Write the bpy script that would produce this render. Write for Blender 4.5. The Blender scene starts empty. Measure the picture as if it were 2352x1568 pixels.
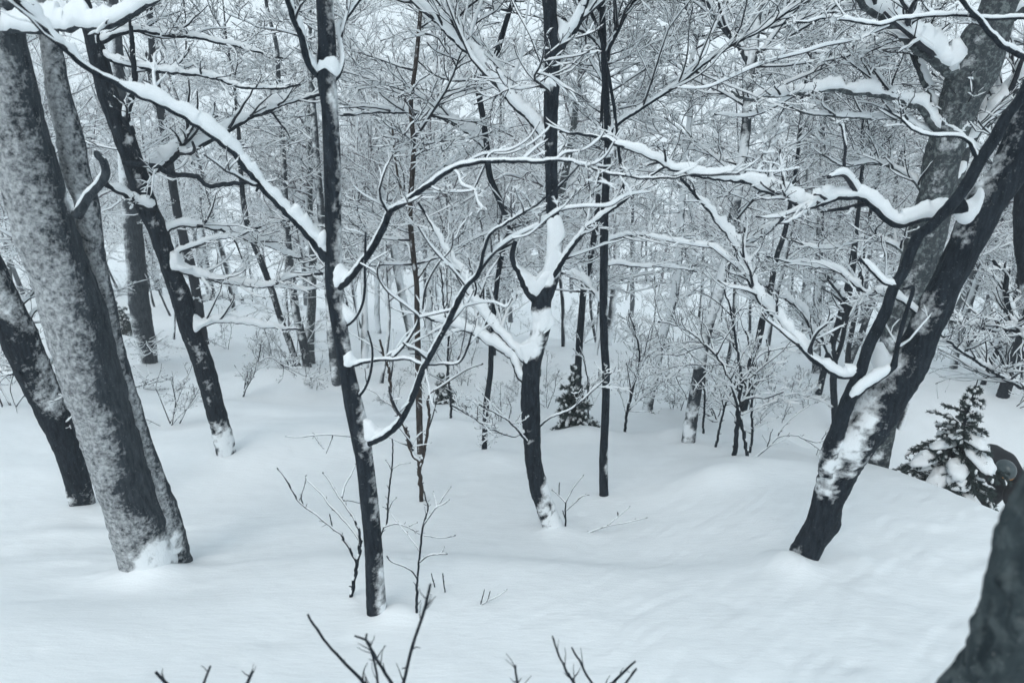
import bpy, math, random
import numpy as np

# ------------------------------------------------------------------ camera, sky, sun, exposure
SC = bpy.context.scene
COL = SC.collection
PITCH = math.radians(22.0)
CAMZ = 2.4
LENS = 24.0
cam_data = bpy.data.cameras.new('camera')
cam_data.lens = LENS; cam_data.sensor_width = 36.0
cam_data.clip_start = 0.05; cam_data.clip_end = 3000
cam_data.dof.use_dof = True
cam_data.dof.focus_distance = 6.5
cam_data.dof.aperture_fstop = 2.4
cam = bpy.data.objects.new('camera', cam_data)
COL.objects.link(cam)
cam.location = (0, 0, CAMZ)
cam.rotation_euler = (math.radians(90) - PITCH, 0, 0)
SC.camera = cam

SUN_EL, SUN_AZ = math.radians(52), math.radians(200)
world = bpy.data.worlds.new('World'); SC.world = world; world.use_nodes = True
wn = world.node_tree; wn.nodes.clear()
w_out = wn.nodes.new('ShaderNodeOutputWorld')
w_bg = wn.nodes.new('ShaderNodeBackground')
w_sky = wn.nodes.new('ShaderNodeTexSky'); w_sky.sky_type = 'NISHITA'
w_sky.sun_disc = False; w_sky.sun_elevation = SUN_EL; w_sky.sun_rotation = SUN_AZ
w_sky.air_density = 1.0; w_sky.dust_density = 4.0; w_sky.ozone_density = 1.0
w_mix = wn.nodes.new('ShaderNodeMix'); w_mix.data_type = 'RGBA'
w_mix.inputs[0].default_value = 0.86                       # a closed cloud deck over the clear sky
w_mix.inputs[7].default_value = (5.35, 6.35, 6.85, 1)
wn.links.new(w_sky.outputs[0], w_mix.inputs[6])
wn.links.new(w_mix.outputs[2], w_bg.inputs[0])
w_bg.inputs[1].default_value = 0.12
wn.links.new(w_bg.outputs[0], w_out.inputs[0])

sun_d = bpy.data.lights.new('sun', 'SUN'); sun_d.energy = 0.7; sun_d.angle = math.radians(25)
sun_d.color = (1.0, 0.97, 0.93)
sun = bpy.data.objects.new('sun', sun_d); COL.objects.link(sun)
sun.rotation_euler = (math.radians(90) - SUN_EL, 0, math.radians(180) - SUN_AZ)
SC.view_settings.view_transform = 'Standard'
SC.view_settings.look = 'None'
SC.view_settings.gamma = 1.0
SC.view_settings.exposure = 0.53
SC.cycles.max_bounces = 5
SC.cycles.diffuse_bounces = 4
SC.cycles.adaptive_threshold = 0.035
SC.cycles.volume_bounces = 1

# ------------------------------------------------------------------ picture <-> place
FPX, CX, CY = 2352 * LENS / 36.0, 1176.0, 784.0
FWD = np.array([0, math.cos(PITCH), -math.sin(PITCH)])
UPV = np.array([0, math.sin(PITCH), math.cos(PITCH)])
CAM = np.array([0, 0, CAMZ])

def ray(px, py):
    return FWD + (px - CX) / FPX * np.array([1.0, 0, 0]) + (CY - py) / FPX * UPV

def at(px, py, Y):
    d = ray(px, py)
    return CAM + d * (Y / d[1])

def depth_of(p):
    return float(np.dot(np.asarray(p) - CAM, FWD))

def project(p):
    v = np.asarray(p) - CAM
    dz = v @ FWD
    return CX + v[..., 0] / dz * FPX, CY - (v @ UPV) / dz * FPX

def sstep(a, b, x):
    t = np.clip((x - a) / (b - a), 0, 1)
    return t * t * (3 - 2 * t)

# ------------------------------------------------------------------ noise
def _hash(ix, iy, iz, seed):
    h = (ix.astype(np.uint32) * np.uint32(374761393) + iy.astype(np.uint32) * np.uint32(668265263)
         + iz.astype(np.uint32) * np.uint32(2147483647) + np.uint32((seed * 974711 + 12345) & 0xffffffff))
    h = (h ^ (h >> np.uint32(13))) * np.uint32(1274126177)
    h = (h ^ (h >> np.uint32(16))) * np.uint32(2246822519)
    h = h ^ (h >> np.uint32(15))
    return h.astype(np.float64) / 4294967295.0

def vnoise(p, seed=0):
    p = np.asarray(p, float)
    i = np.floor(p).astype(np.int64); f = p - i
    f = f * f * f * (f * (f * 6 - 15) + 10)
    x, y, z = i[..., 0], i[..., 1], i[..., 2]
    fx, fy, fz = f[..., 0], f[..., 1], f[..., 2]
    def c(a, b, d): return _hash(x + a, y + b, z + d, seed)
    x00 = c(0,0,0) * (1 - fx) + c(1,0,0) * fx; x10 = c(0,1,0) * (1 - fx) + c(1,1,0) * fx
    x01 = c(0,0,1) * (1 - fx) + c(1,0,1) * fx; x11 = c(0,1,1) * (1 - fx) + c(1,1,1) * fx
    y0 = x00 * (1 - fy) + x10 * fy; y1 = x01 * (1 - fy) + x11 * fy
    return (y0 * (1 - fz) + y1 * fz) * 2 - 1

def fbm(p, oct=3, seed=0):
    p = np.asarray(p, float); s = 0; a = 1; t = 0
    for o in range(oct):
        s = s + a * vnoise(p, seed + o * 17); t += a; a *= 0.5; p = p * 2.03
    return s / t

# ------------------------------------------------------------------ terrain
PITS = []             # (x, y, depth, radius): dents of fallen clumps, and the clumps
MOUNDS = []          # (x, y, height, rx, ry): drifts at the foot of trunks and small humps
def g(x, y, fine=True, drifts=True):
    x = np.asarray(x, float); y = np.asarray(y, float)
    # the hillside falls away from the camera, eases out, and a far slope rises again
    s0 = 0.30
    yy = np.clip(y, -60, None)
    z = -s0 * np.minimum(yy, 38)
    t = np.clip(yy - 38, 0, 110)
    z = z - (s0 * t - (s0 - 0.0) * t * t / (2 * 110))
    r = np.sqrt(x * x + y * y)
    u = np.clip(y - 150, 0, None)
    z = z + 95 * (1 - np.exp(-(u / 210.0) ** 1.5))
    # gully on the right behind the crest
    gx = sstep(4.3, 6.0, x - 0.12 * (6.5 - y)) * (1 - sstep(11, 17, x))
    gy = sstep(3.2, 5.8, y) * (1 - sstep(9.4, 13.0, y))
    z = z - 1.55 * gx * gy
    z = z - 0.02 * np.exp(-((x - 4.3) / 1.2) ** 2 - ((y - 6.4) / 2.0) ** 2)
    # ground climbs to the left and, further back, to the right
    z = z + 0.05 * np.clip(-x - 3.5, 0, 30) + 0.07 * np.clip(x - 9, 0, 40) * sstep(9, 20, y)
    # the camera stands on a shoulder
    z = z + 0.35 * np.exp(-((x - 0.2) / 3.0) ** 2 - ((y + 0.6) / 1.5) ** 2)
    p2 = np.stack([x, y, np.zeros_like(x)], -1)
    z = z + 0.16 * vnoise(p2 * 0.35, 3) * sstep(2, 9, r) + 0.05 * vnoise(p2 * 0.9 + 7, 4)
    z = z + 1.2 * vnoise(p2 * 0.06 + 3, 8) * sstep(18, 45, r) + 0.35 * vnoise(p2 * 0.19 + 3, 9) * sstep(9, 16, r)
    # terrace lines of drifted snow
    z = z + 0.06 * np.tanh(3 * vnoise(np.stack([x * 0.22, y * 0.75 + x * 0.1, z * 0], -1), 5)) * sstep(3.0, 4.5, y)
    for (mx, my, mh, rx, ry) in (MOUNDS if drifts else ()):
        z = z + mh * np.exp(-((x - mx) / rx) ** 2 - ((y - my) / ry) ** 2)
    if fine:
        near = 1 - sstep(9, 16, r)
        z = z + near * 0.012 * fbm(np.stack([x * 2.6, y * 3.2, z * 0], -1), 3, 21)
        for (mx, my, mh, rx) in PITS:
            z = z + mh * np.exp(-((x - mx) ** 2 + (y - my) ** 2) / rx ** 2)
        # old ski tracks, snowed over, low on the left
        m = np.exp(-((x + 3.6) / 1.5) ** 2 - ((y - 4.9) / 1.0) ** 2)
        z = z + m * 0.05 * fbm(np.stack([x * 1.3 + y * .4, y * 5.0 - x * 1.1, z * 0], -1), 2, 31)
        # wind ripples low on the right
        m = sstep(-1.5, 1.5, x) * (1 - sstep(5.5, 7, y))
        rp = vnoise(np.stack([(x * 0.75 + y * 0.66) * 3.5, (x * 0.66 - y * 0.75) * 16 + vnoise(p2 * 2.1, 41) * 1.2, z * 0], -1), 40)
        z = z + m * near * 0.006 * rp
    return z

def ground_hit(px, py, lo=0.8, hi=160.0):
    d = ray(px, py); d = d / d[1]
    ys = np.concatenate([np.arange(lo, 20, 0.02), np.arange(20, hi, 0.2)])
    P = CAM[None] + d[None] * ys[:, None]
    below = P[:, 2] < g(P[:, 0], P[:, 1], False, False)
    i = int(np.argmax(below)) if below.any() else len(ys) - 1
    return P[i]

# ------------------------------------------------------------------ mesh collecting
class MB:
    def __init__(self):
        self.V, self.F, self.M, self.A, self.n = [], [], [], [], 0
    def add(self, V, F, mat=0, attr=None):
        """V (n,3), F (m,4) quads."""
        V = np.asarray(V, float).reshape(-1, 3); F = np.asarray(F, np.int64).reshape(-1, 4)
        self.V.append(V); self.F.append(F + self.n); self.n += len(V)
        self.M.append(np.full(len(F), mat, np.int32))
        self.A.append(np.zeros(len(V)) if attr is None else np.asarray(attr, float).ravel())
    def tubes(self, P, R, sides=4, mat=0, attr=None, cap=True):
        P = np.asarray(P, float); R = np.asarray(R, float)
        if P.ndim == 2: P = P[None]; R = R[None]
        N, k, _ = P.shape
        if N == 0: return
        T = np.gradient(P, axis=1); T /= np.linalg.norm(T, axis=2, keepdims=True) + 1e-12
        ref = np.where(np.abs(T[:, 0, 2:3]) > 0.8, np.array([[0, -1.0, 0]]), np.array([[0, 0, 1.0]]))
        U = np.empty_like(P); u = ref
        for i in range(k):
            u = u - (u * T[:, i]).sum(1, keepdims=True) * T[:, i]
            u = u / (np.linalg.norm(u, axis=1, keepdims=True) + 1e-12); U[:, i] = u
        W = np.cross(T, U)
        a = np.arange(sides) / sides * 2 * math.pi
        V = (P[:, :, None] + R[:, :, None, None] * (np.cos(a)[None, None, :, None] * U[:, :, None] + np.sin(a)[None, None, :, None] * W[:, :, None]))
        self._rings(V, mat, cap)
    def _rings(self, V, mat, cap=True):
        N, k, s, _ = V.shape
        idx = np.arange(N * k * s).reshape(N, k, s)
        j = np.roll(idx, -1, axis=2)
        F = np.stack([idx[:, :-1], j[:, :-1], j[:, 1:], idx[:, 1:]], -1).reshape(-1, 4)
        if cap and s == 4:
            F = np.concatenate([F, idx[:, -1], idx[:, 0, ::-1]])
        self.add(V.reshape(-1, 3), F, mat)
    def snow(self, P, R, H, m=4, mat=1, over=1.08, seed=0, rough=0.0):
        """a ridge of snow of height H lying along the upper side of each branch"""
        P = np.asarray(P, float); R = np.asarray(R, float); H = np.asarray(H, float)
        if P.ndim == 2: P = P[None]; R = R[None]; H = H[None]
        N, k, _ = P.shape
        if N == 0: return
        T = np.gradient(P, axis=1); T /= np.linalg.norm(T, axis=2, keepdims=True) + 1e-12
        Z = np.array([0, 0, 1.0]) - T[:, :, 2:3] * T
        zl = np.linalg.norm(Z, axis=2)
        U = Z / (zl[..., None] + 1e-9)
        S = np.cross(T, U)
        hf = np.clip((zl - 0.12) / 0.6, 0, 1)
        H = H * hf
        live = sstep(0.10, 0.35, zl)
        live[:, 0] = 0.02; live[:, -1] = 0.02
        a = np.linspace(-0.12, math.pi + 0.12, m)
        w = (R * over * 0.90 + H * 0.10) * live
        hh = (R * 0.55 + H) * live
        ca, sa = np.cos(a), np.sin(a)
        sa = np.sign(sa) * np.abs(sa) ** 0.8
        V = P[:, :, None] + (0.42 * R * live)[..., None, None] * U[:, :, None] + w[..., None, None] * ca[None, None, :, None] * S[:, :, None] + hh[..., None, None] * sa[None, None, :, None] * U[:, :, None]
        if rough > 0:
            nv = fbm(V * 26.0 + seed, 2, 5)
            V = V + (nv * rough)[..., None] * (U[:, :, None] * np.clip(sa, 0, 1)[None, None, :, None] * hh[..., None, None] + S[:, :, None] * (ca * 0.6)[None, None, :, None] * w[..., None, None])
        self._rings(V, mat, cap=False)
    def build(self, name, mats, parent=None, smooth=True, kind=None, loc=None):
        if not self.V: return None
        V = np.concatenate(self.V); F = np.concatenate(self.F); M = np.concatenate(self.M); A = np.concatenate(self.A)
        me = bpy.data.meshes.new(name)
        me.vertices.add(len(V)); me.vertices.foreach_set('co', V.astype(np.float32).ravel())
        me.loops.add(F.size); me.loops.foreach_set('vertex_index', F.astype(np.int32).ravel())
        me.polygons.add(len(F))
        me.polygons.foreach_set('loop_start', np.arange(0, F.size, 4, dtype=np.int32))
        me.polygons.foreach_set('material_index', M)
        me.update(calc_edges=True)
        if smooth: me.polygons.foreach_set('use_smooth', np.ones(len(F), bool))
        if A.any():
            at_ = me.attributes.new('snow', 'FLOAT', 'POINT'); at_.data.foreach_set('value', A.astype(np.float32))
        for m in mats: me.materials.append(m)
        me.update()
        o = bpy.data.objects.new(name, me); COL.objects.link(o)
        if parent is not None:
            o.parent = parent
            o.matrix_parent_inverse = parent_inv(parent)
        if kind: o['kind'] = kind
        return o

def world_loc(o):
    v = np.array(o.location)
    return v if o.parent is None else v + 0
def parent_inv(p):
    # parts are built in world coordinates: undo the root Empty's place (roots are never rotated while building)
    import mathutils
    r = p
    while r.parent is not None: r = r.parent
    return mathutils.Matrix.Translation(-r.location) if p is r else mathutils.Matrix.Identity(4)

def thing(name, label, cat, loc=(0, 0, 0), group=None):
    o = bpy.data.objects.new(name, None); COL.objects.link(o); o.location = loc
    o.empty_display_size = 0.2
    o['label'] = label; o['category'] = cat
    if group: o['group'] = group
    return o

def catmull(P, n):
    P = np.asarray(P, float)
    if len(P) == 2:
        return P[0] + (P[1] - P[0]) * np.linspace(0, 1, n)[:, None]
    seg = np.linalg.norm(np.diff(P[:, :3], axis=0), axis=1) ** 0.5 + 1e-6
    t = np.concatenate([[0], np.cumsum(seg)])
    m = np.gradient(P, t, axis=0)
    q = np.linspace(0, t[-1], n)
    i = np.clip(np.searchsorted(t, q, side='right') - 1, 0, len(P) - 2)
    h = (t[i + 1] - t[i]); s = ((q - t[i]) / h)[:, None]; h = h[:, None]
    return ((2*s**3 - 3*s**2 + 1) * P[i] + (s**3 - 2*s**2 + s) * h * m[i] + (-2*s**3 + 3*s**2) * P[i+1] + (s**3 - s**2) * h * m[i+1])

# ------------------------------------------------------------------ materials
def new_mat(name):
    m = bpy.data.materials.new(name); m.use_nodes = True
    nt = m.node_tree; b = nt.nodes['Principled BSDF']
    return m, nt, b

def add_noise(nt, scale, detail=3, rough=0.55, vec=None):
    n = nt.nodes.new('ShaderNodeTexNoise'); n.inputs['Scale'].default_value = scale
    n.inputs['Detail'].default_value = detail; n.inputs['Roughness'].default_value = rough
    if vec: nt.links.new(vec, n.inputs['Vector'])
    return n

def mapping(nt, scale, rot=(0, 0, 0)):
    tc = nt.nodes.new('ShaderNodeTexCoord'); mp = nt.nodes.new('ShaderNodeMapping')
    mp.inputs['Scale'].default_value = scale; mp.inputs['Rotation'].default_value = rot
    nt.links.new(tc.outputs['Object'], mp.inputs['Vector'])
    return mp.outputs[0]

def ramp(nt, fac, stops):
    r = nt.nodes.new('ShaderNodeValToRGB'); nt.links.new(fac, r.inputs[0])
    e = r.color_ramp.elements
    while len(e) < len(stops): e.new(0.5)
    for el, (p, c) in zip(e, stops): el.position = p; el.color = (*c, 1)
    return r.outputs[0]

SNOW_C = (0.84, 0.87, 0.89)
def snow_mat(name, bump_d, sc, ground=False):
    m, nt, b = new_mat(name)
    b.inputs['Roughness'].default_value = 0.75
    b.inputs['Specular IOR Level'].default_value = 0.15
    v = mapping(nt, (1, 1, 1))
    n1 = add_noise(nt, sc, 4, 0.6, v)
    col = ramp(nt, n1.outputs[0], [(0.3, tuple(c * 0.955 for c in SNOW_C)), (0.7, SNOW_C)])
    nt.links.new(col, b.inputs['Base Color'])
    bp = nt.nodes.new('ShaderNodeBump'); bp.inputs['Strength'].default_value = 0.6; bp.inputs['Distance'].default_value = bump_d
    if ground:
        v2 = mapping(nt, (3.2, 13, 3), (0, 0, math.radians(36)))
        n2 = add_noise(nt, 2.2, 3, 0.5, v2)
        n3 = add_noise(nt, 60, 2, 0.6, v)
        ad = nt.nodes.new('ShaderNodeMath'); ad.operation = 'MULTIPLY_ADD'
        nt.links.new(n3.outputs[0], ad.inputs[0]); ad.inputs[1].default_value = 0.30; nt.links.new(n2.outputs[0], ad.inputs[2])
        nt.links.new(ad.outputs[0], bp.inputs['Height'])
    else:
        n2 = add_noise(nt, sc * 6, 3, 0.6, v)
        nt.links.new(n2.outputs[0], bp.inputs['Height'])
    nt.links.new(bp.outputs[0], b.inputs['Normal'])
    return m

M_SNOW = snow_mat('snow', 0.004, 14)
M_GROUND = snow_mat('ground_snow', 0.008, 3, True)

def bark_mat(name, dark, light, streak=8.0, lichen=0.0, speck=0.62, bumpd=0.006):
    m, nt, b = new_mat(name)
    b.inputs['Roughness'].default_value = 0.85; b.inputs['Specular IOR Level'].default_value = 0.2
    v = mapping(nt, (1, 1, 0.22))
    vi = mapping(nt, (1, 1, 1))
    n1 = add_noise(nt, streak * 5, 4, 0.65, v)
    base = ramp(nt, n1.outputs[0], [(0.32, dark), (0.72, light)])
    # pale lichen patches
    if lichen > 0:
        nl = add_noise(nt, 22, 4, 0.65, vi)
        lf = ramp(nt, nl.outputs[0], [(0.5, (0, 0, 0)), (0.62, (lichen,) * 3)])
        mx = nt.nodes.new('ShaderNodeMix'); mx.data_type = 'RGBA'
        nt.links.new(lf, mx.inputs[0]); nt.links.new(base, mx.inputs[6]); mx.inputs[7].default_value = (0.19, 0.22, 0.22, 1)
        base = mx.outputs[2]
    # snow stuck to the bark: the modelled plaster (attribute) broken up by fine noise, and blown specks
    at_ = nt.nodes.new('ShaderNodeAttribute'); at_.attribute_name = 'snow'
    n2 = add_noise(nt, 30, 6, 0.72, vi)
    a1 = nt.nodes.new('ShaderNodeMath'); a1.operation = 'MULTIPLY_ADD'
    nt.links.new(n2.outputs[0], a1.inputs[0]); a1.inputs[1].default_value = 1.3
    a1b = nt.nodes.new('ShaderNodeMath'); a1b.operation = 'ADD'; a1b.inputs[1].default_value = -0.65
    nt.links.new(at_.outputs['Fac'], a1b.inputs[0]); nt.links.new(a1b.outputs[0], a1.inputs[2])
    f1 = ramp(nt, a1.outputs[0], [(0.22, (0, 0, 0)), (0.82, (1, 1, 1))])
    n3 = add_noise(nt, 120, 3, 0.75, vi)
    f2 = ramp(nt, n3.outputs[0], [(speck + 0.04, (0, 0, 0)), (speck + 0.14, (0.62, 0.62, 0.62))])
    mx2 = nt.nodes.new('ShaderNodeMix'); mx2.data_type = 'RGBA'; mx2.blend_type = 'LIGHTEN'; mx2.inputs[0].default_value = 1
    nt.links.new(f1, mx2.inputs[6]); nt.links.new(f2, mx2.inputs[7])
    mx3 = nt.nodes.new('ShaderNodeMix'); mx3.data_type = 'RGBA'
    nt.links.new(mx2.outputs[2], mx3.inputs[0]); nt.links.new(base, mx3.inputs[6]); mx3.inputs[7].default_value = (*SNOW_C, 1)
    nt.links.new(mx3.outputs[2], b.inputs['Base Color'])
    bp = nt.nodes.new('ShaderNodeBump'); bp.inputs['Strength'].default_value = 0.9; bp.inputs['Distance'].default_value = bumpd
    ad = nt.nodes.new('ShaderNodeMath'); ad.operation = 'ADD'
    nt.links.new(n1.outputs[0], ad.inputs[0]); nt.links.new(mx2.outputs[2], ad.inputs[1])
    nt.links.new(ad.outputs[0], bp.inputs['Height']); nt.links.new(bp.outputs[0], b.inputs['Normal'])
    return m

M_BARK = bark_mat('bark_dark', (0.005, 0.009, 0.014), (0.028, 0.037, 0.048), bumpd=0.012)
M_BARK_GREY = bark_mat('bark_grey', (0.014, 0.020, 0.027), (0.068, 0.080, 0.092), 6, 0.0, 0.60, 0.012)
M_BARK_LICHEN = bark_mat('bark_lichen', (0.026, 0.034, 0.042), (0.075, 0.085, 0.09), 6, 0.75, 0.60)
M_BARK_BROWN = bark_mat('bark_brown', (0.022, 0.021, 0.022), (0.075, 0.060, 0.052), 7, 0.0, 0.64)

def twig_mat():
    m, nt, b = new_mat('twig_bark')
    b.inputs['Roughness'].default_value = 0.85; b.inputs['Specular IOR Level'].default_value = 0.2
    n = add_noise(nt, 40, 2, 0.5, mapping(nt, (1, 1, 1)))
    nt.links.new(ramp(nt, n.outputs[0], [(0.3, (0.016, 0.021, 0.028)), (0.7, (0.042, 0.045, 0.054))]), b.inputs['Base Color'])
    return m
M_TWIG = twig_mat()
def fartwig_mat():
    m, nt, b = new_mat('far_twig_bark_hazed')
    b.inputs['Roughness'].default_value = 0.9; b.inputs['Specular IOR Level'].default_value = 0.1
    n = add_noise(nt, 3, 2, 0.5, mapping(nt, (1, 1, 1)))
    nt.links.new(ramp(nt, n.outputs[0], [(0.3, (0.075, 0.073, 0.084)), (0.7, (0.15, 0.132, 0.142))]), b.inputs['Base Color'])  # lighter than the near twigs: distance haze put into the bark colour
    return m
M_FTWIG_HAZED = fartwig_mat()
# ------------------------------------------------------------------ growing
rng = np.random.default_rng(11)

def unit(v): return v / (np.linalg.norm(v, axis=-1, keepdims=True) + 1e-12)

def sprout(P, R, per, lr, k=5, ang=(30, 62), rr=(0.45, 0.7), t0=0.12, up=0.25, flat=0.6, wig=0.17, rmin=0.0012, tip=0.35, curl=0.25, lmin=0.04, lmax=9.0):
    """children of branches P (N,k0,3), R (N,k0): per = mean number for each parent (array or float)."""
    N, k0, _ = P.shape
    cnt = rng.poisson(np.broadcast_to(per, (N,)))
    par = np.repeat(np.arange(N), cnt)
    n = len(par)
    if n == 0: return np.zeros((0, k, 3)), np.zeros((0, k))
    t = rng.uniform(t0, 0.98, n) * (k0 - 1)
    i = np.minimum(t.astype(int), k0 - 2); f = (t - i)[:, None]
    st = P[par, i] * (1 - f) + P[par, i + 1] * f
    r0 = R[par, i] * (1 - f[:, 0]) + R[par, i + 1] * f[:, 0]
    tan = unit(P[par, i + 1] - P[par, i])
    plen = np.linalg.norm(np.diff(P, axis=1), axis=2).sum(1)[par]
    z = np.array([0, 0, 1.0])
    side = np.cross(tan, z); bad = np.linalg.norm(side, axis=1) < 0.35
    side = unit(np.where(bad[:, None], unit(rng.normal(size=(n, 3)) * [1, 1, 0.1]), side))
    side = side * rng.choice([-1, 1], n)[:, None]
    other = unit(np.cross(side, tan))
    roll = rng.normal(0, 1 - flat, n) * 1.4
    d_side = unit(side * np.cos(roll)[:, None] + other * np.sin(roll)[:, None])
    a = np.radians(rng.uniform(*ang, n))[:, None]
    d = unit(tan * np.cos(a) + d_side * np.sin(a) + z * up * rng.uniform(0.2, 1.2, (n, 1)))
    L = plen * rng.uniform(*lr, n) * (1.08 - 0.6 * t / (k0 - 1))
    L = np.clip(L, lmin, lmax)
    out = np.empty((n, k, 3)); out[:, 0] = st
    bend = rng.normal(0, 1, (n, 3)) * curl; bend[:, 2] = np.abs(bend[:, 2]) * 0.7
    cur = d
    for j in range(1, k):
        cur = unit(cur + bend / k + rng.normal(0, wig, (n, 3)))
        out[:, j] = out[:, j - 1] + cur * (L / (k - 1))[:, None]
    rs = np.maximum(np.minimum(r0 * rng.uniform(*rr, n), r0 * 0.85), rmin)
    Rr = rs[:, None] * np.linspace(1, tip, k)[None]
    return out, np.maximum(Rr, rmin * 0.8)

def resample(P, k):
    i = np.linspace(0, len(P) - 1, k).astype(int)
    return P[i]

def twig_levels(mb, P, R, dens, depth, lv=3, snow=1.0, rmin=None, wmat=0, smat=1, lr1=(0.25, 0.5), up=0.25, flat=0.6, t0=0.12, n2=4.0, n3=2.5, lmax=1.6):
    """twigs with their snow grown on ONE polyline P (k,3)"""
    L = np.linalg.norm(np.diff(P, axis=0), axis=1).sum()
    rm = max(0.0011, 0.00036 * depth) if rmin is None else rmin
    k0 = min(len(P), 14)
    a, ra = sprout(resample(P, k0)[None], resample(R[:, None], k0)[None, :, 0], max(dens * L, 2), lr1, 7, up=up, flat=flat, rmin=rm * 1.6, t0=t0, lmax=lmax, wig=0.14)
    lev = [(a, ra)]
    if lv >= 2 and len(a):
        b, rb = sprout(a, ra, n2 * 1.35, (0.32, 0.72), 6, up=up * 0.8, flat=flat, rmin=rm * 1.15, t0=0.15)
        lev.append((b, rb))
        if lv >= 3 and len(b):
            lev.append(sprout(b, rb, n3 * 1.25, (0.35, 0.8), 4, up=up * 0.6, flat=flat, rmin=rm, t0=0.2))
    for q, (p, r) in enumerate(lev):
        if not len(p): continue
        mb.tubes(p, r, 4 if q == 0 else 3, wmat)
        if snow > 0:
            keep = rng.random(len(p)) < (0.95, 0.9, 0.8)[q]
            pp, r2 = p[keep], r[keep]
            if len(pp):
                h = (r2 * 1.0 + 0.0022 + 0.00050 * depth) * snow * rng.uniform(0.45, 1.35, r2.shape)
                h[:, -1] *= 0.3
                mb.snow(pp, r2, h, 4, smat)

# ------------------------------------------------------------------ trunks and limbs traced in place
def world_line(pts, Y, dY=0.0, Ybase=None):
    """pts [(px,py,width_px)], Y either one distance or per-point; returns (n,4): xyz + radius"""
    n = len(pts); out = []
    seg = [0] + [math.hypot(pts[i+1][0] - pts[i][0], pts[i+1][1] - pts[i][1]) for i in range(n - 1)]
    c = np.cumsum(seg); c = c / c[-1]
    for (p, s) in zip(pts, c):
        y = Y + dY * s
        q = at(p[0], p[1], y)
        out.append([*q, p[2] * 0.5 * depth_of(q) / FPX])
    return np.array(out)

def tube_rough(mb, L, sides, mat=0, amp=0.05, seed=0, wind=None, thr=0.5, thick=0.006, spots=(), blotch=5.0, knobs=(), mmax=1.0):
    """one bark tube from line L (n,4) with relief and plastered snow (vertex attribute)"""
    e0 = L[0].copy(); e1 = L[-1].copy()
    e0[:3] -= unit(L[1, :3] - L[0, :3]) * 0.05 * L[0, 3]; e1[:3] += unit(L[-1, :3] - L[-2, :3]) * 0.3 * L[-1, 3]; e0[3] *= 0.02; e1[3] *= 0.02
    L = np.concatenate([[e0], L, [e1]])                         # closed ends
    P, R = L[:, :3], L[:, 3]
    k = len(P)
    T = np.gradient(P, axis=0); T = unit(T)
    U = np.empty_like(P); u = np.array([0, -1.0, 0]) if abs(T[0, 2]) > 0.5 else np.array([0, 0, 1.0])
    for i in range(k):
        u = u - u.dot(T[i]) * T[i]; u = u / np.linalg.norm(u); U[i] = u
    W = np.cross(T, U)
    a = np.arange(sides) / sides * 2 * math.pi
    N = np.cos(a)[None, :, None] * U[:, None] + np.sin(a)[None, :, None] * W[:, None]
    V = P[:, None] + R[:, None, None] * N
    arc = np.concatenate([[0], np.cumsum(np.linalg.norm(np.diff(P, axis=0), axis=1))])
    rm = R.mean()
    q = np.concatenate([N * rm * 1.0 / 0.05, (np.repeat(arc[:, None], sides, 1) / 0.05 * 0.35)[..., None] * 0 ], -1)[..., :3]
    q = q + np.stack([np.zeros((k, sides)), np.zeros((k, sides)), np.repeat(arc[:, None], sides, 1) / 0.16], -1)
    disp = amp * fbm(q, 3, seed) * np.repeat(R[:, None], sides, 1) + amp * 0.8 * np.repeat(R[:, None], sides, 1) * vnoise(V * 3.1, seed + 5)
    disp = disp + amp * 0.9 * np.repeat(R[:, None], sides, 1) * fbm(V * np.array([1, 1, 0.4]) * 48, 2, seed + 12)
    for (kp, kr, kh) in knobs:
        d = np.linalg.norm(V - kp, axis=2); disp = disp + kh * np.exp(-(d / kr) ** 2)
    m = np.zeros((k, sides)); sn = fbm(V * 22, 3, seed + 8) if len(spots) else 0
    if wind is not None:
        w = unit(np.array(wind, float))
        m = (N @ w) * 0.62 + (0.55 if mmax > 0.8 else 0.30) * fbm(V * blotch, 3, seed + 9) + 0.12 * fbm(V * 40, 2, seed + 3) - thr
    ms = np.full((k, sides), -0.6)
    if wind is None: m = m - 2
    for (sp, sr, sv) in spots:
        e_ = np.exp(-(np.linalg.norm(V - sp, axis=2) / sr) ** 2) * (1 + 0.9 * sn)
        if sv > 0: ms = ms + sv * 0.62 * e_
        else: m = m + sv * e_; ms = ms + sv * e_
    fn = 0.30 * fbm(V * [28, 28, 16], 3, seed + 6)
    mask = np.maximum(mmax * sstep(-0.48, 0.46, m + fn), sstep(-0.4, 0.4, ms + fn))
    if wind is None and not len(spots): mask = mask * 0
    disp = disp + mask * thick * (0.7 + 0.6 * fbm(V * 30, 2, seed + 4))
    V = V + disp[..., None] * N
    idx = np.arange(k * sides).reshape(k, sides); j = np.roll(idx, -1, 1)
    F = np.stack([idx[:-1], j[:-1], j[1:], idx[1:]], -1).reshape(-1, 4)
    mb.add(V.reshape(-1, 3), F, mat, mask.ravel())
    return V

def limb_mesh(L, sides, mat_bark, name, parent, seed, amp=0.05):
    mb = MB(); tube_rough(mb, L, sides, 0, amp, seed)
    # closed tip
    V = np.concatenate([L[-1:, :3]] * 4); 
    return mb.build(name, [mat_bark], parent)

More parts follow.
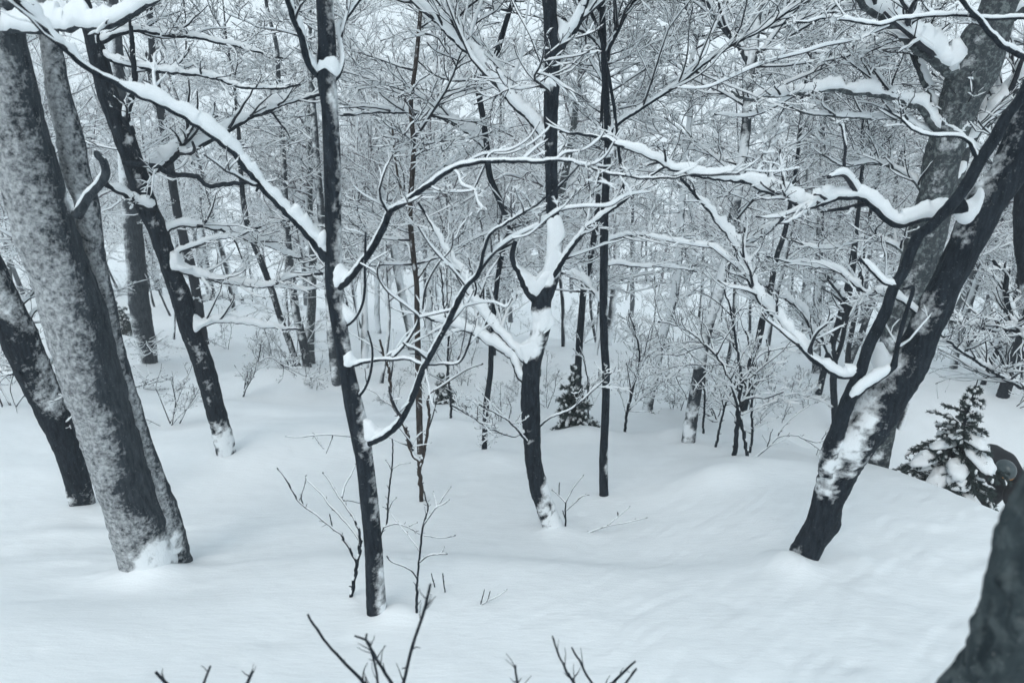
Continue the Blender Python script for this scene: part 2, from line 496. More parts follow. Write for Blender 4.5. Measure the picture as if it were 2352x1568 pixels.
def snow_on(L, px, parent, name='snow_cap', seed=0, t0=0.0, t1=1.0, m=9, lump=0.6):
    """thick snow along the limb; px = height in picture units"""
    P, R = L[:, :3], L[:, 3]
    n = len(P); t = np.linspace(0, 1, n)
    dep = np.array([depth_of(p) for p in P])
    arc = np.concatenate([[0], np.cumsum(np.linalg.norm(np.diff(P, axis=0), axis=1))])
    q = np.stack([arc / 0.11, arc * 0 + seed * 3.7, arc * 0], -1)
    H = px * dep / FPX * np.clip(1.0 + lump * fbm(q, 3, seed) + 0.25 * fbm(q * 4.1, 2, seed + 1), 0.4, 2)
    win = (np.clip(arc / (2.4 * R[0]), 0, 1) ** 0.5 if t0 <= 0 else sstep(t0 - 0.02, t0 + 0.05, t)) * (1 - sstep(t1 - 0.25, t1 + 0.01, t))
    gaps = sstep(-0.72, -0.36, fbm(q * 0.6 + 9, 2, seed + 2))
    joint = 1 + 0.35 * np.exp(-(arc / (5.5 * R[0])) ** 2)
    H = H * win * (0.10 + 0.90 * gaps) * joint
    Rr = R * (0.6 + 0.4 * win)
    mb = MB(); mb.snow(P, Rr, H, m, 0, 1.04, seed, 0.20)
    return mb.build(name, [M_SNOW], parent)

def pad(parent, poly, Y, thick, seed, name='snow_pad'):
    """lump of snow caught in a fork: a rounded body with the outline it has there, as thick as the fork is deep"""
    W = np.array([at(x, y, Y) for x, y in poly])
    W = catmull(np.concatenate([W, W[:1]]), 41)[:-1]
    c = W.mean(0); an = np.linspace(-math.pi / 2, math.pi / 2, 15); s_ = np.sin(an)
    prof = np.cos(an) ** 0.75; prof[0] = prof[-1] = 0.01
    V = c + (W - c)[None] * prof[:, None, None] + np.array([0, 1.0, 0]) * (s_ * thick)[:, None, None]
    V = V + (fbm(V * 24, 3, seed) * thick * 0.16)[..., None] * unit(V - c)
    k, s = V.shape[:2]
    idx = np.arange(k * s).reshape(k, s); j = np.roll(idx, -1, 1)
    F = np.stack([idx[:-1], idx[1:], j[1:], j[:-1]], -1).reshape(-1, 4)
    mb = MB(); mb.add(V.reshape(-1, 3), F)
    return mb.build(name, [M_SNOW], parent)

SPRAYS = []
def make_spray(seed):
    """one side branch with its twigs and snow, growing along +X; trees share these meshes"""
    global rng
    keep = rng; rng = np.random.default_rng(seed)
    k = 9; P = np.zeros((1, k, 3)); d = np.array([1.0, 0, 0.05])
    for i in range(1, k):
        d = unit(d + rng.normal(0, 0.13, 3) * [0.3, 1, 0.6] + [0, 0, 0.025]); P[0, i] = P[0, i - 1] + d * 1.4 / (k - 1)
    R = (0.0125 * np.linspace(1, 0.3, k))[None]
    a, ra = sprout(P, R, 12, (0.28, 0.6), 7, ang=(30, 62), up=0.15, flat=0.7, rmin=0.006, t0=0.1, wig=0.17)
    b, rb = sprout(a, ra, 4.5, (0.3, 0.7), 5, up=0.12, flat=0.6, rmin=0.0042, t0=0.12)
    c, rc = sprout(b, rb, 2.4, (0.35, 0.8), 4, up=0.08, flat=0.5, rmin=0.0034, t0=0.15)
    mb = MB()
    for q, (p, r) in enumerate(((P, R), (a, ra), (b, rb), (c, rc))):
        mb.tubes(p, r, (6, 4, 3, 3)[q], 0, cap=False); kk = rng.random(len(p)) < (1, 0.95, 0.9, 0.8)[q]
        h = (r[kk] * 1.0 + 0.0075) * rng.uniform(0.4, 1.35, r[kk].shape); h[:, -1] *= 0.3
        mb.snow(p[kk], r[kk], h, 5 if q == 0 else 4, 1)
    o = mb.build('bough', [M_TWIG, M_SNOW]); me = o.data
    bpy.data.objects.remove(o)
    rng = keep
    return me

def add_sprays(root, L, n, elev, ln):
    """n shared side branches set along the stem line L (m,4)"""
    import mathutils
    if not SPRAYS: SPRAYS.extend(make_spray(900 + i) for i in range(10))
    a0 = rng.uniform(0, 6.28)
    for q in range(int(n)):
        i = int(rng.integers(0, len(L))); p = L[i, :3]
        az = a0 + q * 2.4 + rng.normal(0, 0.4); el = math.radians(rng.uniform(*elev)); sc = rng.uniform(*ln) / 1.4
        o = bpy.data.objects.new('bough', SPRAYS[int(rng.integers(0, len(SPRAYS)))]); COL.objects.link(o)
        o.parent = root; o.matrix_parent_inverse = parent_inv(root)
        o.matrix_basis = mathutils.Matrix.Translation(p) @ mathutils.Matrix.Rotation(az, 4, 'Z') @ mathutils.Matrix.Rotation(-el, 4, 'Y') @ mathutils.Matrix.Scale(sc, 4)

def tree(spec):
    """a traced tree: trunk (and second stems), limbs > snow_cap, branch, twigs; a crown that goes on above the picture"""
    pts = spec['trunk']; seed = spec.get('seed', 1)
    bx, by = spec.get('base', pts[0][:2])
    hit = ground_hit(bx, by)
    Y = spec.get('Y', hit[1])
    bark = spec.get('bark', M_BARK)
    lean = spec.get('lean', 0.0)
    tw = 1.6 * spec.get('tw', 5.0); lv = spec.get('lv', 3); n2 = spec.get('n2', 4.0); n3 = spec.get('n3', 2.5)
    L0 = world_line(pts, Y, lean)
    root = thing(spec.get('name', 'bare_tree'), spec['label'], spec.get('cat', 'tree'), tuple(L0[0, :3] - [0, 0, 0.02]), spec.get('group'))
    # foot: goes on below the snow with a little flare
    fl = spec.get('flare', 1.12)
    d0 = unit(L0[0, :3] - L0[1, :3])
    foot = np.array([[*(L0[0, :3] + d0 * 0.35), L0[0, 3] * fl * 1.15], [*(L0[0, :3] + d0 * 0.12), L0[0, 3] * fl]])
    # top: goes on above the frame
    ext = spec.get('ext', 3.0)
    Lt = [foot, L0]
    if ext > 0:
        dt = unit(L0[-1, :3] - L0[-2, :3]); tops = []
        for j in range(1, 6):
            s = j / 5
            dd = unit(dt + np.array([0, 0, 0.5 * s]) + 0.10 * rng.normal(size=3))
            tops.append([*((L0[-1, :3] if j == 1 else np.array(tops[-1][:3])) + dd * ext / 5), L0[-1, 3] * (1 - 0.82 * s)])
        Lt.append(np.array(tops))
    ctrl = np.concatenate(Lt)
    length = np.linalg.norm(np.diff(ctrl[:, :3], axis=0), axis=1).sum()
    rmean = L0[:, 3].mean()
    n = int(np.clip(length / max(rmean * 0.33, 0.008), 24, 420))
    L = catmull(ctrl, n); L[:, 3] = np.maximum(L[:, 3], 0.003)
    dep = depth_of(L0[0, :3])
    sides = spec.get('sides', 26 if dep < 6.5 else (16 if dep < 10 else 10))
    def spot_w(s):
        c = at(s[0], s[1], Y - rmean * 0.7); return (c, s[2] * depth_of(c) / FPX, s[3] if len(s) > 3 else 1.3)
    spots = [spot_w(s) for s in spec.get('spots', ())]
    knobs = []
    for (kx, ky, kr, kh) in spec.get('knobs', ()):
        c = at(kx, ky, Y); s_ = depth_of(c) / FPX; knobs.append((c, kr * s_, kh * s_))
    mb = MB()
    tube_rough(mb, L, sides, 0, spec.get('amp', 0.07), seed, spec.get('wind'), spec.get('thr', 0.5), spec.get('thick', 0.006), spots, spec.get('blotch', 5.0), knobs, spec.get('mmax', 1.0))
    trunk_o = mb.build('trunk', [bark], root)
    for q, st in enumerate(spec.get('stems', ())):
        Ls = world_line(st['pts'], Y + st.get('y0', 0), st.get('dY', 0))
        if st.get('ext', 0):
            dt = unit(Ls[-1, :3] - Ls[-2, :3])
            Ls = np.concatenate([Ls, [[*(Ls[-1, :3] + dt * st['ext'] * 0.5), Ls[-1, 3] * 0.7], [*(Ls[-1, :3] + dt * st['ext'] + [0, 0, 0.15 * st['ext']]), Ls[-1, 3] * 0.25]]])
        ln = np.linalg.norm(np.diff(Ls[:, :3], axis=0), axis=1).sum()
        Ls = catmull(Ls, int(np.clip(ln / max(Ls[:, 3].mean() * 0.4, 0.008), 16, 300)))
        mb = MB(); tube_rough(mb, Ls, max(12, sides - 6), 0, spec.get('amp', 0.07), seed + 40 + q, st.get('wind', spec.get('wind')), st.get('thr', spec.get('thr', 0.5)), spec.get('thick', 0.006), spots, spec.get('blotch', 5.0), (), spec.get('mmax', 1.0))
        so = mb.build('stem', [bark], root)
        if st.get('snow'): snow_on(Ls, st['snow'], so, seed=seed + q)
    # traced limbs
    for q, lb in enumerate(spec.get('limbs', ())):
        y0 = Y + lb.get('y0', 0.0)
        # meet the leaning trunk
        if lean:
            f = np.clip((pts[0][1] - lb['pts'][0][1]) / max(1.0, (pts[0][1] - pts[-1][1])), 0, 1); y0 += lean * f
        Lb = world_line(lb['pts'], y0, lb.get('dY', 0))
        if lb.get('ext', 0):
            dt = unit(Lb[-1, :3] - Lb[-2, :3])
            Lb = np.concatenate([Lb, [[*(Lb[-1, :3] + dt * lb['ext'] * 0.5), Lb[-1, 3] * 0.7], [*(Lb[-1, :3] + dt * lb['ext'] + [0, 0, 0.12 * lb['ext']]), max(Lb[-1, 3] * 0.25, 0.002)]]])
        ln = np.linalg.norm(np.diff(Lb[:, :3], axis=0), axis=1).sum()
        rb = max(Lb[:, 3].mean(), 0.003)
        nb = int(np.clip(ln / (rb * 0.8), 14, 220))
        Lc = catmull(Lb, nb)
        wob = (fbm(Lc[:, :3] * 9 + seed, 2, q) + 0.5 * vnoise(Lc[:, :3] * 31 + seed, q + 3))[:, None] * rb * 0.55
        Lc[:, :3] += wob * np.array([0.4, 0.6, 1.0]); Lc[:, 3] = np.maximum(Lc[:, 3], 0.0015)
        mb = MB(); tube_rough(mb, Lc, 10 if rb > 0.008 else 6, 0, 0.08, seed + q)
        lo = mb.build('limb', [bark], root)
        if lb.get('snow', 0): snow_on(Lc, lb['snow'], lo, seed=seed * 7 + q, t0=lb.get('s0', 0.0), t1=lb.get('s1', 1.0))
        lines = [Lc]
        for sb in lb.get('subs', ()):
            # start on the limb: nearest point in the picture
            X_, Y_ = project(Lc[:, :3]); ii = int(np.argmin((X_ - sb['pts'][0][0]) ** 2 + (Y_ - sb['pts'][0][1]) ** 2))
            Ls = world_line(sb['pts'], Lc[ii, 1], sb.get('dY', 0))
            ls = np.linalg.norm(np.diff(Ls[:, :3], axis=0), axis=1).sum()
            Ls = catmull(Ls, int(np.clip(ls / (max(Ls[:, 3].mean(), 0.002) * 1.2), 8, 90)))
            Ls[:, 3] = np.maximum(Ls[:, 3], 0.0015)
            mb = MB(); tube_rough(mb, Ls, 6, 0, 0.08, seed + q)
            if sb.get('snow', lb.get('snow', 0) * 0.5):
                h = sb.get('snow', lb.get('snow', 0) * 0.5) * np.array([depth_of(p) for p in Ls[:, :3]]) / FPX
                h = h * (1 + 0.5 * fbm(Ls[:, :3] * 14, 2, seed)); h[-3:] *= 0.4
                mb.snow(Ls[:, :3], Ls[:, 3], h, 6, 1, 1.05, q, 0.08)
            mb.build('branch', [M_TWIG, M_SNOW], lo)
            lines.append(Ls)
        tmb = MB()
        td = lb['tw'] * 1.5 if 'tw' in lb else tw
        for ln_ in lines:
            if td > 0: twig_levels(tmb, ln_[:, :3], ln_[:, 3], td, dep, lb.get('lv', lv), lb.get('tsnow', spec.get('tsnow', 1.0)), n2=lb.get('n2', n2), n3=lb.get('n3', n3), up=lb.get('up', 0.25), lr1=lb.get('lr', (0.22, 0.48)), t0=lb.get('t0', 0.18), lmax=lb.get('lmax', 1.1))
        tmb.build('twigs', [M_TWIG, M_SNOW], lo, kind='stuff')
    for q, pd in enumerate(spec.get('pads', ())):
        ym = sum(p[1] for p in pd['p']) / len(pd['p'])
        yy = Y + lean * np.clip((pts[0][1] - ym) / max(1, pts[0][1] - pts[-1][1]), 0, 1)
        pad(root, pd['p'], yy + pd.get('o', -0.3) * rmean, rmean * pd.get('t', 0.8), seed * 11 + q)
    # random branches along the trunk (in view) and a crown above
    nr = spec.get('rand', 0) * 1.7
    if nr:
        i0, i1 = spec.get('span', (0.25, 0.9)); top = 1.0 if ext <= 0 else n / len(L)
        hgt = max(1.0, L[int(i1 * n) - 1, 2] - L[int(i0 * n), 2])
        add_sprays(root, L[int(i0 * n):int(i1 * n)], nr, (-5, 32), (0.7 if dep < 8 else 0.8, 1.35 if dep < 8 else 2.0))
    if ext > 0 and spec.get('crown', 6):
        add_sprays(root, L[-max(8, int(n * 0.28)):], spec.get('crown', 6) * 1.3, (15, 55), (0.9, 1.9))
    return root
# ------------------------------------------------------------------ ground
def foot_mound(px, py, h, rx, ry, dx=0.0, dy=0.0):
    p = ground_hit(px, py); return (p[0] + dx, p[1] + dy, h, rx, ry)
def foot_collars():
    for (px, py, w) in ((866,1412,46),(1272,1216,46),(1387,1140,24),(1845,1296,70),(521,1046,44),(190,1165,52),(341,836,44),(684,842,18),(706,844,22),(965,1046,16),(969,1153,12),(1112,1046,14),(1580,1022,34),(1491,943,26),(1918,992,18),(806,1374,9),(957,1420,8),(2303,914,28),(1688,1050,12)):
        p = ground_hit(px, py); r_ = w * 0.5 * depth_of(p) / FPX
        MOUNDS.append((p[0] + 0.3 * r_, p[1] - 0.4 * r_, 0.008 + 0.24 * r_, 0.05 + 2.1 * r_, 0.05 + 1.7 * r_))
_pr = random.Random(9)
for _ in range(150):
    _y = 2.2 + 6.5 * _pr.random() ** 1.2; _x = _pr.uniform(-0.8, 0.8) * (_y + 0.6)
    _r = _pr.uniform(0.025, 0.10); PITS.append((_x, _y, _r * _pr.uniform(-0.24, 0.10), _r))
for _ in range(110):
    _y = _pr.uniform(2.3, 5.2); _x = _pr.uniform(2.2, 4.4); _r = _pr.uniform(0.05, 0.17); PITS.append((_x, _y, _r * _pr.uniform(-0.16, 0.16), _r))
_m = [foot_mound(362, 1312, 0.13, 0.34, 0.22, 0.02, -0.14), foot_mound(900, 1415, 0.06, 0.16, 0.12, 0.05, 0),
      foot_mound(1280, 1222, 0.02, 0.2, 0.15), foot_mound(1795, 1296, 0.07, 0.14, 0.2), foot_mound(1640, 1100, 0.12, 0.42, 0.26), foot_mound(1760, 1075, 0.14, 0.7, 0.4),
      foot_mound(1836, 1300, 0.035, 0.24, 0.2, -0.06, -0.06), foot_mound(1340, 1000, 0.16, 0.5, 0.3), foot_mound(200, 1165, 0.03, 0.6, 0.3),
      foot_mound(520, 1045, 0.02, 0.4, 0.3), foot_mound(1560, 1005, 0.16, 0.4, 0.3), foot_mound(640, 880, 0.3, 1.4, 0.8), foot_mound(1120, 1055, 0.1, 0.5, 0.3),
      foot_mound(2020, 1068, 0.12, 0.4, 0.3), foot_mound(1050, 985, 0.15, 0.9, 0.35)]
Y_FOOT = {k: ground_hit(*k)[1] for k in ((368, 1312), (866, 1412), (1272, 1216), (1836, 1292), (521, 1046))}
MOUNDS.extend(_m); foot_collars()

def build_ground():
    th = np.concatenate([np.linspace(-math.pi, -0.75, 90, endpoint=False), np.linspace(-0.75, 0.75, 420, endpoint=False), np.linspace(0.75, math.pi, 90, endpoint=False)])
    rad = np.concatenate([[0.02], np.geomspace(0.4, 2.2, 24, endpoint=False), np.geomspace(2.2, 14, 250, endpoint=False), np.geomspace(14, 430, 100)])
    A, Rr = np.meshgrid(th, rad)
    X, Yv = Rr * np.sin(A), Rr * np.cos(A)
    Z = g(X, Yv)
    V = np.stack([X, Yv, Z], -1)
    k, s = A.shape
    idx = np.arange(k * s).reshape(k, s); j = np.roll(idx, -1, 1)
    F = np.stack([idx[:-1], idx[1:], j[1:], j[:-1]], -1).reshape(-1, 4)
    mb = MB(); mb.add(V.reshape(-1, 3), F)
    o = mb.build('ground', [M_GROUND]); o['kind'] = 'structure'
    o['label'] = 'deep snow covering the forest slope'
build_ground()

# ------------------------------------------------------------------ the traced trees
def zp(zone, *zz):
    ox, oy = {'ul': (0, 0), 'uc': (752.6, 0), 'ur': (1552.3, 0), 'ml': (0, 517.4), 'mc': (752.6, 517.4), 'mr': (1552.3, 517.4)}[zone]
    return [(ox + 0.342 * x, oy + 0.342 * y) for x, y in zz]
W_CAM = (-0.35, -0.75, 0.55)      # side the storm came from: snow is plastered there

tree(dict(label='slender dark tree with long bare limbs, planted left of the middle of the clearing', seed=3, base=(866, 1412), Y=Y_FOOT[866, 1412], lean=0.1,
  trunk=[(866,1412,46),(861,1330,42),(857,1250,41),(846,1130,40),(836,1053,40),(826,990,44),(812,928,42),(797,850,36),(787,791,35),(775,720,36),(766,654,37),(765,590,37),(765,530,36),(764,430,37),(762,340,38),(757,250,38),(750,175,44),(751,100,40),(745,0,37)],
  wind=(0.75,-0.35,0.25), thr=0.66, thick=0.004, tw=3.2, lv=2, n2=2.2, tsnow=1.0, ext=3.2, amp=0.05, blotch=4,
  pads=[dict(p=zp('mc',(25,290),(75,250),(120,290),(165,335),(105,395),(45,430))), dict(p=[(700,522),(722,538),(748,528),(752,560),(738,578),(718,556)]),
        dict(p=zp('mc',(238,1290),(290,1310),(345,1365),(420,1372),(350,1410),(285,1445),(228,1430))), dict(p=zp('mc',(100,520),(160,570),(190,610),(140,655),(105,600)),t=.6),
        dict(p=zp('mc',(100,850),(150,840),(190,890),(215,915),(140,955),(100,950)),t=.7), dict(p=zp('ul',(2140,400),(2200,372),(2250,382),(2280,440),(2262,512),(2225,490),(2180,470),(2132,482)))],
  limbs=[
   dict(pts=[(735,178,18),(722,165,17),(704,130,16),(694,92,15),(677,51,14),(660,0,13)], dY=-0.25, snow=16, ext=1.2, tw=1),
   dict(pts=[(766,186,13),(779,168,12),(785,144,12),(781,96,11),(778,65,11),(797,38,10),(824,0,10)], dY=0.2, snow=3, ext=1.2, tw=1.5),
   dict(pts=[(752,592,26),(735,572,22),(718,552,20),(684,513,18),(643,472,17),(602,427,17),(554,373,17),(513,328,17),(462,291,17),(410,260,17),(359,233,16),(308,212,16),(246,181,16),(191,147,15),(137,99,15),(85,51,15),(40,5,14)], dY=-0.75, snow=19, ext=0.8, tw=1.2, lr=(0.08,0.2)),
   dict(pts=[(768,668,20),(797,644,18),(831,603,17),(855,569,17),(883,517,16),(896,486,15),(930,462,15),(985,424,14),(1036,390,13),(1095,374,12),(1197,371,11),(1286,368,9),(1317,373,7),(1385,393,7),(1471,407,7),(1552,405,6),(1640,402,5),(1700,400,4)], dY=-1.1, snow=2.5, tw=3.2, lr=(0.06,0.18), n2=2.2,
     subs=[dict(pts=[(1040,388,7),(1053,402,6),(1060,424,6),(1088,438,6),(1098,465,5),(1112,486,4)], dY=-0.15, snow=4),
           dict(pts=[(1088,438,5),(1110,388,5),(1129,352,4),(1170,345,4),(1215,318,3),(1240,280,3)], dY=-0.1, snow=3),
           dict(pts=[(985,424,5),(1000,434,5),(1022,440,4),(1060,441,4),(1088,438,4)], dY=-0.2, snow=3),
           dict(pts=[(1280,368,6),(1298,352,5),(1340,345,4),(1375,322,4),(1390,300,3)], dY=-0.1, snow=4),
           dict(pts=[(1317,373,5),(1360,378,4),(1390,360,4),(1412,325,3)], dY=-0.15, snow=4),
           dict(pts=[(1060,380,5),(1110,355,4),(1170,352,4),(1220,330,4),(1262,295,3)], dY=0.1, snow=3),
           dict(pts=[(1690,400,4),(1735,372,3),(1765,340,3),(1772,318,3),(1812,296,2)], dY=-0.1, snow=2),
           dict(pts=[(1640,402,4),(1690,392,3),(1780,395,3),(1840,385,2)], dY=0.1, snow=3)]),
   dict(pts=[(836,1018,24),(852,1013,21),(889,993,19),(910,976,18),(930,948,17),(948,911,16),(971,849,15),(992,808,15),(1023,753,14),(1047,702,14),(1071,658,13),(1095,634,13),(1105,606,9),(1112,572,9),(1129,535,8),(1156,517,8),(1200,490,7),(1238,465,6),(1290,425,5),(1330,380,4)], dY=-0.95, snow=2, tw=3.2, lr=(0.06,0.18), n2=2.2,
     subs=[dict(pts=[(1097,632,11),(1110,610,10),(1136,579,10),(1177,548,9),(1238,517,8),(1279,486,7),(1334,475,6),(1402,472,6),(1440,450,5),(1500,440,3)], dY=-0.25, snow=5),
           dict(pts=[(1177,548,5),(1215,538,4),(1260,500,4),(1300,470,3),(1330,430,3)], dY=-0.1, snow=3),
           dict(pts=[(1071,658,6),(1040,620,5),(1010,590,5),(985,560,4),(960,520,4)], dY=-0.2, snow=4)]),
   dict(pts=[(795,842,12),(848,829,10),(903,823,9),(938,823,9),(971,835,8),(1019,835,7),(1054,832,6),(1074,798,5),(1083,764,4)], dY=-0.45, snow=2.5, tw=1.5, n2=1.4,
     subs=[dict(pts=[(903,820,8),(924,798,7),(948,764,6),(961,729,6),(937,706,5),(889,668,5),(869,637,4),(867,617,4),(874,600,3)], dY=-0.3, snow=4),
           dict(pts=[(960,730,5),(1036,712,5),(1112,694,4),(1136,695,4),(1163,705,3),(1177,685,3)], dY=-0.35, snow=4),
           dict(pts=[(971,709,5),(978,661,5),(1006,606,4),(1036,572,4),(1041,535,3)], dY=-0.35, snow=2)]),
   dict(pts=[(796,745,10),(806,740,8),(821,723,7),(835,688,6),(838,620,6),(840,534,5)], dY=-0.3, snow=2, tw=1.5, n2=1.5),
   dict(pts=[(822,912,9),(836,895,7),(850,860,6),(855,800,5),(845,760,4)], dY=-0.35, snow=2, tw=1, n2=1.0),
  ]))

tree(dict(label='forked tree with snow piled thick in its crotch, at the centre of the clearing', seed=5, base=(1272, 1216),
  trunk=[(1272,1216,47),(1262,1190,44),(1247,1152,41),(1233,1100,40),(1225,1060,38),(1221,1000,40),(1219,962,42),(1218,900,40),(1219,860,40),(1223,825,42),(1238,774,42),(1246,735,44),(1243,700,46),(1256,665,40),(1270,630,34),(1275,580,34),(1273,530,30),(1269,479,28),(1267,410,30),(1266,342,31),(1265,274,34),(1267,205,36),(1269,137,36),(1270,95,40),(1263,34,31),(1261,0,34)],
  spots=[(1280,1170,52,1.6),(1270,1110,30,1.3),(1285,1205,40,1.3),(1222,790,36,1.9),(1236,735,30,1.4),(1258,720,26,1.2),(1265,195,16,1.3),(1262,560,30,1.6),(1272,600,28,1.6),(1258,640,28,1.5),(1220,1010,14,1.0)], thick=0.012, blotch=7,
  wind=(-0.2,-0.5,0.3), thr=1.02, tw=5.5, lv=3, n2=3, n3=2, ext=3.0, rand=3, span=(0.62,0.9), amp=0.07,
  pads=[dict(p=zp('mc',(1262,250),(1300,330),(1350,362),(1420,350),(1455,290),(1520,270),(1545,285),(1500,350),(1470,425),(1420,478),(1390,480),(1345,440),(1305,375)),t=.85,o=-.2),
        dict(p=zp('mc',(1440,330),(1468,200),(1474,60),(1480,-60),(1530,-85),(1582,-20),(1590,80),(1562,110),(1570,180),(1600,208),(1545,275),(1500,345)),t=.75,o=-.35),
        dict(p=zp('mc',(1285,800),(1345,785),(1392,700),(1402,620),(1440,560),(1500,590),(1525,660),(1480,695),(1430,720),(1412,800),(1392,890),(1368,942),(1330,930),(1305,870)),t=.6,o=-.6),
        dict(p=zp('uc',(1540,110),(1600,155),(1645,120),(1690,20),(1705,85),(1660,190),(1585,285),(1550,305),(1530,270),(1545,180)),t=.7), dict(p=zp('uc',(1490,490),(1522,530),(1535,585),(1500,560),(1470,605),(1448,612),(1458,550)),t=.25,o=-.85)],
  limbs=[
   dict(pts=[(1282,112,30),(1290,99,26),(1317,68,22),(1334,31,20),(1344,0,19)], dY=0.1, snow=5, ext=1.8, tw=2),
   dict(pts=[(1234,690,30),(1226,678,22),(1211,661,18),(1194,630,16),(1180,606,14),(1177,586,13),(1183,555,10)], dY=-0.1, snow=2, tw=0),
   dict(pts=[(1240,684,16),(1266,644,14),(1289,603,13),(1317,562,12),(1348,524,12),(1378,500,11),(1406,479,9),(1436,458,8),(1481,414,6),(1546,373,5)], dY=-0.3, snow=5, tw=4),
   dict(pts=[(1215,885,20),(1197,862,18),(1180,825,16),(1149,798,15),(1112,777,14),(1077,759,13),(1043,747,12),(999,733,10),(955,712,7)], dY=0.35, snow=18, tw=5),
   dict(pts=[(1215,842,18),(1197,820,16),(1177,794,15),(1146,764,14),(1125,740,13),(1101,709,12),(1081,678,11),(1071,647,10),(1053,613,9),(1026,579,9),(1006,541,8),(992,517,7),(960,465,5)], dY=0.6, snow=15, tw=5),
   dict(pts=[(1262,320,18),(1240,300,17),(1215,270,17),(1180,240,17),(1150,205,17),(1120,165,16),(1090,130,16),(1050,100,14),(1010,55,13),(975,20,12),(945,0,11)], dY=0.7, snow=16, ext=1.5, tw=4),
   dict(pts=[(1220,985,8),(1180,1000,6),(1130,985,5),(1080,955,4),(1035,930,3)], dY=-0.5, snow=2, tw=7, lr=(0.2,0.5)),
   dict(pts=[(1222,1030,8),(1200,1000,6),(1160,960,4),(1100,930,3)], dY=-0.5, snow=2, tw=7, lr=(0.2,0.5)),
   dict(pts=[(1236,980,8),(1262,960,5),(1310,940,4),(1370,890,3),(1410,850,3)], dY=-0.4, snow=2, tw=6),
  ]))

tree(dict(label='straight pole-thin tree rising from the middle distance, right of the forked tree', seed=7, base=(1387, 1140),
  trunk=[(1387,1140,22),(1386,1053,20),(1390,960,18),(1392,859,18),(1388,790,18),(1386,723,18),(1387,620,19),(1388,517,19),(1389,479,18),(1393,400,17),(1396,342,16),(1395,274,16),(1391,200,15),(1389,171,15),(1386,90,14),(1382,0,14)],
  tw=5, lv=3, n2=3, ext=4, crown=8, rand=2, span=(0.45,0.8), amp=0.05, wind=(0.9,-0.2,0.2), thr=0.85, thick=0.004,
  limbs=[
   dict(pts=[(1386,698,12),(1375,685,10),(1348,654,9),(1324,635,8),(1286,627,5)], dY=0.3, snow=11, tw=5),
   dict(pts=[(1390,140,9),(1382,113,8),(1351,79,8),(1327,62,7)], dY=0.2, snow=2, ext=1.2),
   dict(pts=[(1389,195,8),(1382,181,7),(1361,147,7),(1341,103,6),(1327,60,5)], dY=0.4, snow=2, ext=0.8),
   dict(pts=[(1390,130,12),(1396,116,11),(1420,68,10),(1437,34,9),(1457,0,9)], dY=-0.1, snow=2, ext=1.5),
   dict(pts=[(1390,325,11),(1405,300,10),(1420,284,10),(1488,239,9),(1552,197,9),(1621,144,8),(1679,103,8),(1744,72,7),(1805,31,7),(1857,0,6)], dY=-0.6, snow=5, ext=1.0, tw=4),
   dict(pts=[(1388,30,9),(1351,0,9),(1378,79,8),(1395,161,8),(1409,239,8),(1418,325,7),(1428,393,7),(1433,455,6)], dY=-0.25, tw=0.5, snow=0),
   dict(pts=[(1386,560,9),(1405,548,8),(1450,540,7),(1520,545,6),(1590,548,5),(1650,560,3)], dY=0.8, snow=6, tw=6),
   dict(pts=[(1386,608,8),(1420,605,7),(1470,613,6),(1530,612,5),(1600,625,3)], dY=0.5, snow=6, tw=6),
  ]))

